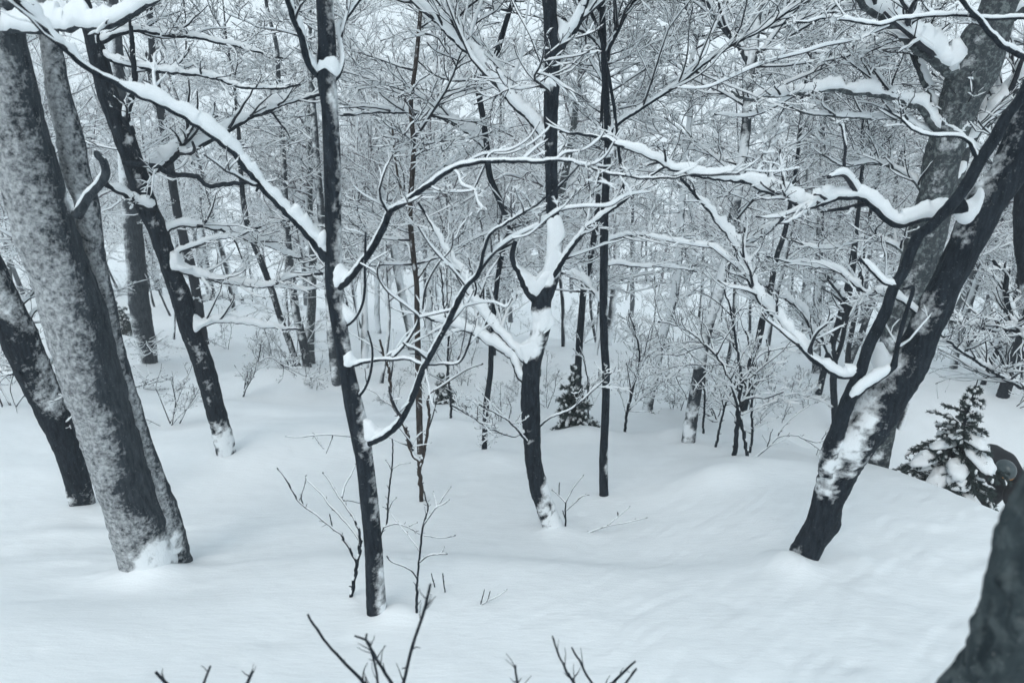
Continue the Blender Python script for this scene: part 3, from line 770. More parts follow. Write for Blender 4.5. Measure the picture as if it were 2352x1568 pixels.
tree(dict(label='big leaning dark tree splitting into two stems, with a knob low on its trunk', seed=9, base=(1836, 1292), lean=-0.15,
  trunk=[(1838,1304,54),(1852,1266,60),(1870,1232,62),(1888,1200,64),(1901,1152,62),(1916,1110,72),(1936,1065,84),(1954,1030,90),(1990,975,96),(2031,915,92),(2070,859,88),(2098,815,78),(2117,775,72),(2140,723,70),(2172,654,66),(2205,586,72),(2240,517,78),(2268,460,76),(2312,400,74),(2345,320,72),(2372,240,70)],
  knobs=[(1938,1205,26,26),(1828,1275,20,10)], wind=(-0.75,-0.5,0.62), thr=0.70, thick=0.016, blotch=4.2, amp=0.10, tw=4.5, lv=3, n2=3, n3=2, ext=3.5, flare=1.05,
  spots=[(1922,1062,46,1.7),(1953,1010,44,1.75),(1896,1128,30,1.3),(1985,962,36,1.4),(2010,920,30,1.2),(1850,1240,24,1.0),(1868,1190,20,0.9),(2000,950,36,0.9),(2235,480,40,1.5),(1900,1180,25,-0.9),(1880,1230,30,-0.8)],
  stems=[dict(pts=[(1900,1085,36),(1908,1030,34),(1925,985,32),(1939,945,30),(1956,900,30),(1976,853,26),(1993,801,25),(2014,757,26),(2034,716,25),(2052,661,24),(2076,620,24),(2096,569,24),(2113,538,25),(2134,523,25),(2168,489,26),(2192,462,26),(2223,421,26),(2250,369,26),(2281,325,25),(2315,263,25),(2352,219,24)], y0=-0.06, dY=-0.45, thr=1.2, ext=1.5)],
  pads=[dict(p=zp('mr',(1335,800),(1385,785),(1432,860),(1480,880),(1430,940),(1350,985),(1315,900)),t=.5,o=.2), dict(p=zp('ur',(1930,1365),(2000,1330),(2045,1265),(2075,1290),(2062,1340),(2025,1440),(1960,1510),(1900,1490),(1870,1430)),t=.45,o=-.3)],
  limbs=[
   dict(pts=[(1976,844,20),(1956,859,19),(1932,863,19),(1905,849,18),(1874,825,17),(1843,798,17),(1816,767,16),(1792,740,15),(1764,709,15),(1737,675,15),(1720,640,14),(1706,606,13),(1689,569,12),(1669,538,11),(1651,517,11),(1625,480,10),(1597,445,9),(1563,410,7)], y0=-0.12, dY=0.45, snow=17, tw=5, lr=(0.1,0.28),
     subs=[dict(pts=[(1708,625,10),(1682,603,9),(1655,582,9),(1638,569,8),(1604,564,7),(1552,555,5),(1480,540,3)], dY=0.3, snow=9),
           dict(pts=[(1792,740,6),(1770,728,5),(1730,690,5),(1690,672,4)], dY=0.2, snow=6)]),
   dict(pts=[(2215,470,34),(2181,479,28),(2140,492,25),(2099,503,24),(2072,513,24),(2045,506,22),(2021,486,22),(1993,462,22),(1969,455,21),(1939,451,20),(1908,455,19),(1881,465,18),(1850,468,18),(1819,458,17),(1785,445,16),(1751,431,15),(1716,417,15),(1682,409,14),(1638,405,13),(1597,400,12),(1539,386,11),(1488,359,10),(1420,332,9),(1368,315,8),(1286,301,5)], y0=-0.12, dY=0.35, snow=18, tw=4.5, lr=(0.07,0.22),
     subs=[dict(pts=[(1969,445,15),(1949,412,13),(1935,400,12),(1901,407,8)], dY=-0.1, snow=10),
           dict(pts=[(1939,400,8),(1939,369,7),(1942,342,7),(1937,308,6),(1932,287,6),(1918,277,5)], dY=0.05, snow=4)]),
   dict(pts=[(1955,916,20),(1993,883,17),(2024,863,17),(2051,842,16),(2055,829,13),(2062,791,10),(2075,740,10),(2086,702,9),(2096,671,9),(2096,658,8),(2075,662,6)], y0=-0.15, dY=-0.1, snow=12, s1=0.5, tw=1),
   dict(pts=[(2062,656,12),(2031,647,11),(2007,627,11),(1987,606,10),(1973,594,8)], y0=-0.2, dY=0.1, snow=9, tw=3),
   dict(pts=[(2110,722,12),(2079,695,11),(2058,682,11),(2031,668,10),(1997,675,10),(1969,658,10),(1946,637,9),(1911,617,8),(1860,610,7),(1819,603,5),(1760,590,4)], dY=0.4, snow=9, tw=6),
   dict(pts=[(2395,48,10),(2352,41,9),(2264,44,9),(2223,36,9),(2178,34,8),(2113,39,8),(2058,46,8),(2031,55,8),(1997,55,7),(1928,44,7),(1894,41,7),(1853,51,6),(1816,51,5),(1771,65,4)], y0=-0.3, dY=-0.2, snow=5, tw=3, lr=(0.08,0.2),
     subs=[dict(pts=[(2048,58,7),(1963,92,6),(1894,106,6),(1850,120,6),(1799,133,6),(1744,150,5),(1689,174,5),(1621,202,4),(1552,202,3)], dY=0.2, snow=5)]),
   dict(pts=[(2250,372,12),(2238,350,11),(2228,328,10),(2210,316,9),(2154,312,8),(2126,308,8),(2096,296,7),(2070,272,6),(2030,250,4)], y0=-0.3, dY=0.1, snow=4, tw=3),
   dict(pts=[(2352,130,14),(2305,105,13),(2270,70,12),(2235,30,11),(2200,-10,10)], y0=-0.35, dY=-0.1, snow=4, tw=1),
  ]))

tree(dict(label='thick lichen-speckled tree standing just behind the big leaning dark tree', seed=13, base=(2022, 1066), Y=7.1, bark=M_BARK_LICHEN, lean=-0.2,
  trunk=[(2018,1068,44),(2024,1020,48),(2030,960,56),(2036,900,64),(2055,808,72),(2078,723,80),(2108,620,80),(2132,530,80),(2152,445,79),(2164,376,78),(2182,308,76),(2204,239,82),(2238,160,100),(2262,90,96),(2290,20,80)],
  tw=5, lv=3, n2=3.5, n3=2, ext=3.5, crown=9, amp=0.08, wind=(-0.6,-0.5,0.4), thr=0.78, blotch=9, thick=0.008,
  spots=[(2015,1050,30,1.2)],
  limbs=[
   dict(pts=[(2215,190,40),(2190,165,34),(2161,147,30),(2117,116,28),(2082,86,26),(2041,51,25),(2014,31,24),(1980,0,22)], y0=0, dY=-0.3, snow=34, ext=1.5, tw=1),
   dict(pts=[(2175,310,22),(2154,294,20),(2134,274,20),(2113,246,20),(2079,236,19),(2058,226,18),(2031,219,18),(1987,212,17),(1946,209,16),(1894,205,15),(1860,212,13),(1826,214,12),(1792,219,11),(1758,219,10),(1723,226,9),(1703,222,7),(1679,212,5)], y0=0, dY=-0.3, snow=17, tw=5, lr=(0.12,0.3),
     subs=[dict(pts=[(1860,212,9),(1820,222,8),(1785,243,7),(1740,262,6),(1710,268,5),(1640,262,3)], dY=0.1, snow=6)]),
   dict(pts=[(2160,312,15),(2141,304,13),(2106,291,12),(2079,277,11),(2048,270,10),(2004,272,10),(1963,268,9),(1918,265,8),(1887,263,7),(1853,260,6),(1800,240,4)], dY=0.2, snow=7, tw=6),
   dict(pts=[(2158,290,22),(2147,253,18),(2134,212,17),(2117,171,16),(2106,137,15),(2100,103,13),(2085,40,11),(2075,0,10)], y0=0.05, dY=0.2, snow=10, tw=3, ext=0.8),
   dict(pts=[(2190,420,34),(2202,393,30),(2216,335,28),(2236,308,28),(2270,274,27),(2305,233,26),(2332,192,25),(2370,120,22)], y0=0.05, dY=0.3, snow=20, tw=2, ext=0.8),
   dict(pts=[(2240,120,60),(2275,70,46),(2310,40,40),(2352,8,36)], y0=0, dY=0.1, snow=14, tw=1, ext=1.0),
   dict(pts=[(2110,620,12),(2085,590,10),(2050,560,9),(2000,545,8),(1950,560,6),(1880,570,5),(1800,545,4)], dY=0.4, snow=7, tw=6),
   dict(pts=[(2135,480,12),(2105,420,10),(2060,392,9),(2010,372,8),(1940,380,6),(1880,350,4)], dY=0.5, snow=7, tw=6),
   dict(pts=[(2195,300,12),(2230,330,10),(2270,370,9),(2310,390,7),(2350,430,5)], dY=0.5, snow=6, tw=6),
  ]))

tree(dict(label='massive frost-plastered double-stemmed tree at the left edge, flaring into the snow', seed=17, base=(368, 1312), Y=Y_FOOT[368, 1312], bark=M_BARK_GREY, lean=-0.35,
  trunk=[(352,1314,128),(330,1240,122),(306,1169,118),(281,1100,114),(261,1030,116),(229,928,120),(200,825,120),(171,723,126),(137,620,123),(102,517,122),(72,410,120),(45,308,114),(25,205,106),(6,100,100),(-12,0,96)],
  wind=(-0.35,-0.78,0.55), thr=0.02, thick=0.010, blotch=5.0, mmax=0.47, amp=0.085, ext=3.5, crown=7, tw=3, lv=2, flare=1.12,
  spots=[(400,1262,56,1.3),(345,1292,62,1.6),(180,390,40,1.2),(172,455,36,1.5),(175,455,30,1.2),(170,560,36,-1.0),(215,690,34,-0.9),(262,860,40,-0.9),(300,1110,40,-1.2),(268,900,30,-0.9),(320,1150,22,-1.0),(110,380,44,-0.8),(60,300,40,-0.9),(150,520,26,-0.8),(182,600,26,-0.9),(205,660,24,-0.8),(240,770,26,-0.9),(250,830,26,-0.8),(285,990,26,-0.7),(292,1050,28,-0.9),(316,1140,24,-0.9),(30,200,40,-0.6)],
  stems=[dict(pts=[(398,1318,92),(388,1240,78),(372,1169,62),(354,1100,48),(333,1030,40),(303,928,36),(272,825,36),(250,723,38),(224,620,42),(205,517,48),(198,460,52),(180,410,55),(160,308,52),(134,205,46),(123,137,40),(106,34,36),(96,-20,34)], y0=0.10, dY=-0.1, thr=-0.15, ext=2.5)],
    limbs=[
   dict(pts=[(176,496,26),(191,472,23),(206,447,23),(219,434,21),(238,410,21),(243,390,19),(235,366,19),(224,356,17),(219,347,9)], y0=-0.06, dY=-0.08, snow=2, tw=0),
   dict(pts=[(-30,92,28),(0,78,24),(25,68,22),(55,65,21),(85,68,20),(120,60,19),(154,64,19),(188,57,19),(222,60,18),(256,57,18),(291,40,18),(318,22,17),(342,7,16),(380,-15,14)], y0=0.0, dY=-0.7, snow=34, tw=0.8, ext=0.7, lr=(0.08,0.2)),
  ]))

tree(dict(label='dark trunk leaning in from the left frame edge, snow along its upper side', seed=19, base=(190, 1165), lean=-0.2,
  trunk=[(192,1168,52),(184,1130,52),(178,1100,54),(158,1032,58),(127,962,64),(97,894,70),(65,825,74),(36,757,76),(0,688,76),(-40,600,74),(-90,480,72)],
  wind=(0.55,-0.35,0.75), thr=0.60, thick=0.008, blotch=2.2, spots=[(158,1140,26,1.3),(130,965,30,0.8)], ext=3, crown=6, tw=6, lv=2, n2=2.5, tsnow=0.6, amp=0.06,
  limbs=[
   dict(pts=[(75,885,9),(68,878,8),(56,866,7),(42,855,6)], dY=-0.2, snow=2, tw=0),
   dict(pts=[(140,985,10),(150,975,8),(170,955,7),(180,935,6),(165,910,5),(130,905,4)], dY=-0.25, snow=2, tw=2),
   dict(pts=[(70,882,9),(95,850,7),(120,828,5),(140,800,4)], dY=0.3, snow=3, tw=6),
   dict(pts=[(50,790,9),(75,720,7),(95,700,6),(75,640,5),(60,600,4)], dY=0.4, snow=3, tw=8),
   dict(pts=[(20,720,9),(60,690,7),(95,660,5),(70,600,4)], dY=0.6, snow=3, tw=8),
   dict(pts=[(60,830,8),(20,860,6),(-20,830,5)], dY=0.5, snow=3, tw=8),
   dict(pts=[(152,985,9),(178,970,7),(182,968,5)], dY=-0.1, snow=0, tw=1),
  ]))

tree(dict(label='dark trunk with snowy side limbs, third from the left frame edge', seed=23, base=(521, 1046),
  trunk=[(521,1046,42),(512,1000,42),(501,962,43),(483,894,44),(463,825,45),(438,757,46),(419,690,45),(392,620,42),(373,560,42),(358,517,43),(339,479,46),(318,410,47),(296,342,46),(270,274,46),(244,205,43),(227,137,40),(208,68,34),(190,0,30)],
  bark=M_BARK, wind=(0.3,-0.6,0.35), thr=0.86, thick=0.008, spots=[(520,1030,40,1.6),(505,985,34,0.9),(485,915,20,0.6)], blotch=9, tw=5, lv=3, n2=3, n3=2, ext=3, amp=0.07, rand=2, span=(0.5,0.9),
  pads=[dict(p=zp('ml',(1145,170),(1190,185),(1230,258),(1290,290),(1200,305),(1148,285)),t=.7), dict(p=zp('ml',(1305,595),(1350,630),(1420,632),(1350,690),(1312,722),(1295,670)),t=.7)],
  limbs=[
   dict(pts=[(400,618,14),(410,620,12),(455,633,11),(513,647,10),(575,656,9),(626,656,8),(655,640,7),(677,635,7),(742,630,5)], dY=0.35, snow=12, tw=5,
     subs=[dict(pts=[(626,656,6),(665,661,5),(701,666,5),(750,655,4)], dY=0.1, snow=7)]),
   dict(pts=[(448,770,13),(455,757,10),(479,743,10),(530,738,9),(581,745,8),(633,753,7),(698,758,4)], dY=0.3, snow=11, tw=5),
   dict(pts=[(400,600,10),(410,579,8),(445,565,8),(496,548,7),(547,541,6),(600,520,4)], dY=0.3, snow=7, tw=6),
   dict(pts=[(370,545,12),(400,520,11),(462,519,10),(513,528,10),(547,541,9),(581,552,8),(633,572,7),(667,586,6),(718,603,4)], dY=0.8, snow=11, tw=5),
   dict(pts=[(303,310,16),(301,301,16),(291,274,15),(301,222,14),(308,171,13),(304,120,11),(300,60,9)], y0=-0.08, dY=-0.05, snow=9, tw=3,
     subs=[dict(pts=[(311,164,7),(359,159,6),(421,157,5),(455,144,4)], dY=0.2, snow=6)]),
   dict(pts=[(284,373,14),(325,378,13),(359,383,12),(386,397,12),(410,403,11),(451,407,11),(472,424,10),(513,424,10),(547,421,9),(595,422,8),(588,440,5)], y0=-0.1, dY=-0.3, snow=0, tw=1),
   dict(pts=[(359,478,16),(318,468,14),(280,444,13),(239,420,12)], y0=-0.05, dY=-0.3, snow=11, tw=2),
   dict(pts=[(232,120,14),(260,140,13),(330,155,12),(400,168,11),(460,172,10),(513,186,9),(560,200,8),(620,204,7),(690,195,5)], y0=0, dY=-0.4, snow=8, tw=4, lr=(0.1,0.3)),
   dict(pts=[(225,100,13),(300,70,11),(380,80,10),(450,85,9),(510,100,8),(560,110,7),(650,135,4)], dY=0.3, snow=7, tw=5),
   dict(pts=[(345,400,12),(380,375,22),(410,345,22),(460,330,18),(520,300,16),(570,270,13),(620,250,11),(690,228,9),(750,215,7)], y0=0.3, dY=0.5, snow=16, tw=5),
  ]))

FAR = dict(tw=4, lv=2, n2=3, n3=2)
tree(dict(FAR, label='pale-sided trunk ending in a dark rounded foot behind the frosted double tree', seed=29, base=(341, 836), bark=M_BARK_GREY,
  trunk=[(341,838,42),(336,790,42),(329,757,43),(319,690,45),(312,600,42),(305,517,40),(298,430,38),(285,300,34),(270,150,30),(258,0,26)],
  wind=(-0.85,-0.3,0.2), thr=0.42, thick=0.012, blotch=1.6, ext=3, rand=9, span=(0.1,0.9)))
tree(dict(FAR, label='thin crooked dark stem half hidden behind the third trunk from the left', seed=31, base=(465, 790),
  trunk=[(470,795,22),(458,720,22),(445,640,21),(425,560,20),(408,490,19),(398,430,19),(385,350,19),(375,290,18),(360,200,17),(350,120,15),(343,0,13)], ext=3, rand=8, span=(0.15,0.9),
  limbs=[dict(pts=[(382,345,14),(372,260,10),(345,180,9),(338,120,8)], dY=0.2, snow=3), dict(pts=[(440,640,9),(460,690,8),(500,680,6),(560,690,4)], dY=0.2, snow=8)]))
tree(dict(FAR, label='thin dark tree bowing left, left one of the pair behind the slender dark tree', seed=37, base=(684, 842),
  trunk=[(684,842,15),(667,791,14),(646,736,14),(626,671,14),(602,606,14),(581,555,13),(565,500,12),(555,420,11),(548,300,9)], ext=3, rand=9, span=(0.2,0.9), wind=(0,-0.7,0.3), thr=0.75))
tree(dict(FAR, label='grey upright tree, right one of the pair behind the slender dark tree', seed=41, base=(706, 844), bark=M_BARK_GREY,
  trunk=[(706,844,20),(694,774,19),(681,723,18),(670,637,17),(663,569,16),(656,480,15),(650,350,13),(640,200,11)], ext=4, rand=10, span=(0.2,0.9), wind=(-0.3,-0.7,0.3), thr=0.66))
tree(dict(FAR, label='pale trunk peeping out on the left side of the slender dark tree', seed=43, base=(775, 893), bark=M_BARK_GREY,
  trunk=[(775,893,22),(768,840,21),(762,770,21),(758,700,20),(745,560,18),(730,400,16),(720,250,13)], ext=3.5, rand=9, span=(0.3,0.9), wind=(-0.3,-0.7,0.3), thr=0.5))
tree(dict(FAR, label='slim brown-barked tree rising behind the little forked sapling', seed=47, base=(965, 1046), bark=M_BARK_BROWN,
  trunk=[(965,1048,15),(963,960,15),(961,859,14),(958,723,13),(957,654,12),(951,600,12),(943,517,12),(942,480,12),(950,342,12),(944,240,10),(956,137,10),(968,0,9)], ext=3, rand=12, span=(0.35,0.95), wind=(-0.2,-0.8,0.2), thr=0.95,
  limbs=[dict(pts=[(946,500,8),(925,450,7),(910,380,5),(900,280,5)], dY=0.2, snow=3), dict(pts=[(958,640,8),(985,600,7),(1005,570,5),(1020,520,4)], dY=0.2, snow=4)]))
tree(dict(FAR, label='dark S-curved stem with an elbow near its top, left of the forked tree', seed=53, base=(1112, 1046),
  trunk=[(1112,1048,13),(1117,928,13),(1126,859,13),(1130,757,13),(1137,690,12),(1146,620,12),(1158,560,13),(1172,530,13),(1163,500,13),(1153,472,14),(1125,403,15),(1119,342,14),(1112,291,14),(1101,222,14),(1096,191,14),(1125,161,13),(1142,120,13),(1159,62,12),(1180,0,11)], ext=2.5, rand=6, span=(0.3,0.8),
  limbs=[dict(pts=[(1096,190,8),(1088,186,7),(1043,185,6),(992,168,5),(960,140,3)], dY=0.1, snow=3),
         dict(pts=[(1119,345,14),(1100,325,13),(1070,300,13),(1040,282,13),(1000,265,12),(960,260,11),(905,258,10),(850,258,9),(800,262,8),(770,262,6)], y0=0.3, dY=0.5, snow=13, tw=4)]))
tree(dict(FAR, label='white-plastered thick trunk forking high up, standing alone right of the centre', seed=59, base=(1580, 1022), bark=M_BARK_GREY,
  trunk=[(1580,1024,32),(1588,960,29),(1598,900,28),(1606,850,27),(1614,800,26),(1632,730,25),(1648,680,24),(1668,600,23),(1688,480,22),(1702,390,21),(1712,308,22),(1717,239,22),(1721,171,22),(1727,137,22),(1735,86,18),(1741,34,16),(1754,0,15)],
  wind=(-0.5,-0.75,0.25), thr=0.42, thick=0.01, blotch=5, ext=3, crown=10, rand=12, span=(0.4,0.9), spots=[(1584,1000,60,0.7),(1592,930,50,0.7),(1602,850,50,0.7),(1640,700,40,0.6),(1612,870,26,-1.0),(1617,905,18,-0.9),(1595,965,12,-0.8)],
  limbs=[dict(pts=[(1724,150,16),(1703,113,14),(1679,86,13),(1648,44,12),(1621,0,11)], dY=0.2, snow=4, ext=1.5), dict(pts=[(1727,140,12),(1760,105,10),(1800,50,9),(1840,10,8)], dY=0.2, snow=4, ext=1.5),
         dict(pts=[(1665,610,14),(1690,575,13),(1715,560,12),(1760,530,10),(1800,500,7)], dY=0.2, snow=12)]))
tree(dict(FAR, label='snow-whitened leaning trunk left of the lone white-plastered trunk', seed=61, base=(1491, 943), bark=M_BARK_GREY,
  trunk=[(1487,945,24),(1494,900,21),(1505,859,19),(1522,774,18),(1539,720,17),(1555,640,17),(1562,540,15),(1572,400,13),(1585,250,11)], wind=(-0.6,-0.7,0.25), thr=0.25, thick=0.012, ext=3, rand=12, span=(0.2,0.9)))
tree(dict(FAR, label='dark trunk rising out of the small spruce in the middle distance', seed=67, base=(1325, 905), Y=None or ground_hit(1325, 955)[1],
  trunk=[(1322,965,18),(1326,900,17),(1330,800,17),(1336,720,16),(1342,654,15),(1353,610,14),(1363,552,13),(1372,480,12),(1378,380,10)], ext=2.5, rand=10, span=(0.35,0.9)))
tree(dict(FAR, label='dark tree forking into snowy arms, seen between the leaning tree and the clump', seed=71, base=(1918, 992),
  trunk=[(1918,994,15),(1917,940,15),(1914,880,15),(1916,830,16),(1913,795,12),(1927,750,12),(1942,716,11),(1958,640,9),(1966,560,8),(1976,420,6)], ext=2, rand=6, span=(0.5,0.95),
  limbs=[dict(pts=[(1918,828,12),(1932,791,11),(1942,740,10),(1952,702,11),(1932,675,9),(1915,654,9),(1898,634,7)], dY=0.05, snow=8), dict(pts=[(1952,704,9),(1963,697,8),(1990,692,7),(2000,682,5)], dY=0.1, snow=7),
         dict(pts=[(1914,835,12),(1911,822,11),(1894,791,10),(1887,767,10),(1863,753,9),(1850,723,9),(1840,709,9),(1805,685,8),(1771,664,8),(1734,644,6),(1723,623,4)], dY=0.2, snow=10)]))
tree(dict(FAR, label='dark stem slanting up out of the clump of thin saplings right of centre', seed=73, base=(1706, 945),
  trunk=[(1702,955,17),(1713,921,16),(1723,842,15),(1740,791,15),(1754,723,14),(1768,671,13),(1785,586,12),(1802,535,11),(1822,430,9),(1838,300,7)], ext=2.5, rand=10, span=(0.35,0.9), wind=(-0.3,-0.7,0.3), thr=0.85))
tree(dict(FAR, label='short dark trunk foot left of the dark tree with snowy arms', seed=79, base=(1881, 905),
  trunk=[(1879,908,15),(1887,875,14),(1898,830,13),(1925,740,13),(1945,660,12),(1962,560,10),(1980,400,8)], ext=2.5, rand=9, span=(0.2,0.9)))
tree(dict(FAR, label='grey straight trunk far back, seen left of the dark tree with snowy arms', seed=83, base=(1875, 856), bark=M_BARK_GREY,
  trunk=[(1875,858,20),(1875,800,19),(1877,740,18),(1880,640,17),(1884,520,15),(1890,350,12)], ext=3, rand=10, span=(0.2,0.9), wind=(-0.4,-0.7,0.2), thr=0.6))
tree(dict(FAR, label='speckled trunk slanting right, seen through the fork of the leaning tree', seed=89, base=(1950, 838), bark=M_BARK_GREY,
  trunk=[(1948,842,16),(1962,805,15),(1976,774,15),(1993,723,14),(2012,670,13),(2034,600,12),(2050,500,10)], ext=3, rand=9, span=(0.2,0.9), wind=(-0.4,-0.7,0.2), thr=0.75))
# beyond the gully on the right
tree(dict(FAR, label='dark trunk on the far bank of the gully at the right frame edge', seed=97, base=(2303, 914),
  trunk=[(2301,916,28),(2316,870,27),(2332,825,26),(2352,765,25),(2372,680,24),(2395,560,21)], ext=4, rand=8, span=(0.2,0.8)))
tree(dict(FAR, label='grey broad trunk just left of the dark trunk on the far bank', seed=101, base=(2310, 870), bark=M_BARK_GREY,
  trunk=[(2306,878,32),(2316,820,30),(2330,750,29),(2345,660,27),(2362,520,24)], ext=4, rand=9, span=(0.2,0.8), wind=(-0.4,-0.6,0.2), thr=0.6))
tree(dict(FAR, label='slim dark stem above the snowy spruce sapling on the far bank', seed=103, base=(2257, 883),
  trunk=[(2257,885,12),(2270,850,11),(2281,825,11),(2305,777,10),(2322,720,9),(2340,640,8)], ext=3, rand=7, span=(0.2,0.8)))
tree(dict(FAR, label='small dark trunk foot on the snow to the right of the leaning tree', seed=107, base=(2192, 767),
  trunk=[(2190,769,13),(2204,740,13),(2218,705,12),(2232,660,11),(2250,590,10),(2275,480,8)], ext=3, rand=10, span=(0.2,0.8)))
tree(dict(FAR, label='farthest thin trunk on the white slope right of the leaning tree', seed=109, base=(2259, 729),
  trunk=[(2258,731,11),(2266,700,10),(2276,660,9),(2292,590,8),(2310,480,7)], ext=3, rand=10, span=(0.2,0.8)))
tree(dict(FAR, label='dark tree with drooping snowy limbs cut off by the right frame edge', seed=113, base=(2420, 930), Y=7.6, lean=-0.2,
  trunk=[(2420,960,44),(2408,860,42),(2390,760,40),(2368,660,38),(2352,580,36),(2346,500,34),(2352,400,30),(2368,260,26)], ext=3, rand=3, span=(0.5,0.9), spots=[(2350,690,60,1.3)],
  limbs=[dict(pts=[(2385,790,22),(2352,770,18),(2322,755,15),(2270,754,12),(2223,744,10),(2178,737,7),(2160,730,4)], dY=-0.5, snow=10, tw=6),
         dict(pts=[(2400,920,14),(2352,892,11),(2305,866,9),(2253,835,8),(2202,801,7),(2161,770,4)], dY=-0.7, snow=5, tw=9, lr=(0.2,0.45)),
         dict(pts=[(2352,760,16),(2330,735,13),(2316,700,12),(2310,660,11),(2312,625,10),(2294,613,9),(2281,600,7)], dY=-0.2, snow=8, tw=4)]))
# ------------------------------------------------------------------ saplings, shrubs and single twigs poking out of the snow
def sapling(name, label, cat, stems, base=None, Y=None, bark=None, snow=1.0, tw=0, group=None, w0=None, seed=1, lv=2):
    """stems: list of (pts, dY, start or None); the first is the main stem, the others fork off it"""
    p0 = stems[0][0][0]
    bx, by = base or p0[:2]
    yb = Y if Y is not None else ground_hit(bx, by)[1]
    first = world_line(stems[0][0], yb, stems[0][1])
    root = thing(name, label, cat, tuple(first[0, :3]), group)
    d0 = unit(first[0, :3] - first[1, :3])
    lines = []
    for q, (pts, dY) in enumerate(stems):
        if q == 0:
            L = np.concatenate([[[*(first[0, :3] + d0 * 0.12), first[0, 3]]], first])
        else:
            best = None
            for Lp in lines:
                X_, Y_ = project(Lp[:, :3]); d = (X_ - pts[0][0]) ** 2 + (Y_ - pts[0][1]) ** 2; i = int(np.argmin(d))
                if best is None or d[i] < best[0]: best = (d[i], Lp[i, 1])
            L = world_line(pts, best[1] if best[0] < 900 else yb, dY)
        ln = np.linalg.norm(np.diff(L[:, :3], axis=0), axis=1).sum()
        L = catmull(L, int(np.clip(ln / (max(L[:, 3].mean(), 0.002) * 1.5), 8, 80)))
        dep = depth_of(L[0, :3])
        L[:, :3] += (fbm(L[:, :3] * 16 + q, 2, seed)[:, None]) * L[:, 3].mean() * np.array([1.0, 0.6, 0.6])
        L[:, 3] = np.maximum(L[:, 3], 0.0014)
        lines.append(L)
        mb = MB(); tube_rough(mb, L, 7, 0, 0.10, seed + q)
        if snow > 0:
            h = (L[:, 3] * 0.5 + 0.0014) * snow * (1 + 0.6 * fbm(L[:, :3] * 22, 2, seed + q)); h[-2:] *= 0.3
            mb.snow(L[:, :3], L[:, 3] * 0.95, h, 5, 1)
        part = mb.build('stem' if q == 0 else 'branch', [bark or M_BARK, M_SNOW], root)
        # buds and short spurs along it
        tmb = MB()
        if tw > 0: twig_levels(tmb, L[:, :3], L[:, 3], tw, dep, lv, snow, up=0.3, flat=0.2, t0=0.25, n2=2.0)
        a, ra = sprout(resample(L, 10)[None, :, :3], resample(L, 10)[None, :, 3], 3 + ln * 6, (0.03, 0.09), 3, ang=(35, 60), rr=(0.4, 0.6), flat=0.0, rmin=max(0.0012, 0.0004 * dep), lmin=0.012, lmax=0.05)
        tmb.tubes(a, ra, 4, 0)
        tmb.build('twigs', [M_TWIG, M_SNOW], part, kind='stuff')
    return root

def P3(*xy, w=6, w1=None):
    w1 = w * 0.5 if w1 is None else w1; n = len(xy)
    return [(x, y, w + (w1 - w) * i / max(1, n - 1)) for i, (x, y) in enumerate(xy)]

sapling('sapling', 'leafless sapling fanning out to the left of the slender dark tree', 'sapling', [
  (P3((806,1374),(812,1340),(821,1294),(829,1242), w=9, w1=8), 0),
  (P3((820,1294),(799,1256),(783,1228),(767,1216),(731,1184),(699,1162),(671,1128),(659,1104),(637,1074), w=6, w1=3), -0.1),
  (P3((828,1242),(791,1196),(759,1160),(723,1118),(705,1104),(701,1092), w=5, w1=3), 0.15),
  (P3((829,1242),(817,1196),(799,1168),(771,1128),(741,1084), w=6, w1=3), 0.05),
  (P3((785,1142),(795,1108),(807,1088),(817,1064), w=4, w1=2.5), 0.1), (P3((790,1148),(808,1150),(829,1156), w=3.5, w1=2), 0.1),
  (P3((697,1160),(692,1140),(700,1112),(703,1098), w=3, w1=2), 0.0), (P3((764,1214),(760,1196),(757,1180), w=3, w1=2), 0)], seed=3)
sapling('sapling', 'upright spindly sapling with forked tips, right of the slender dark tree', 'sapling', [
  (P3((957,1420),(957,1376),(959,1328),(965,1264),(971,1212),(980,1180),(983,1164),(973,1128), w=6, w1=3), 0),
  (P3((974,1204),(990,1180),(1003,1164),(1020,1156),(1033,1146), w=4, w1=2.5), -0.05), (P3((1003,1164),(1000,1146),(995,1128), w=3, w1=2), 0.05), (P3((1010,1156),(1022,1136),(1036,1117), w=3, w1=2), 0),
  (P3((959,1328),(939,1304),(899,1288),(889,1276), w=4.5, w1=2.5), -0.1), (P3((964,1290),(983,1276),(1010,1272),(1027,1272), w=4, w1=2.5), -0.1), (P3((1012,1272),(1018,1262),(1021,1254), w=2.5, w1=2), 0),
  (P3((964,1266),(940,1232),(915,1202),(893,1170), w=3.5, w1=2), 0.1)], seed=5)
sapling('sapling', 'thin twiggy sapling standing half hidden behind the slender dark tree', 'sapling', [
  (P3((872,1235),(880,1212),(888,1200),(891,1160),(895,1115),(900,1076),(902,1032),(900,1008), w=5, w1=3), 0),
  (P3((880,1210),(907,1202),(935,1208),(967,1226),(1019,1234),(1047,1228), w=4, w1=2.5), -0.1), (P3((940,1208),(950,1202),(959,1199), w=3, w1=2), 0),
  (P3((893,1168),(902,1150),(911,1142), w=3, w1=2), 0), (P3((901,1076),(918,1066),(943,1062), w=3, w1=2), 0), (P3((899,1076),(890,1062),(885,1056), w=3, w1=2), 0)], Y=ground_hit(872, 1262)[1], seed=7)
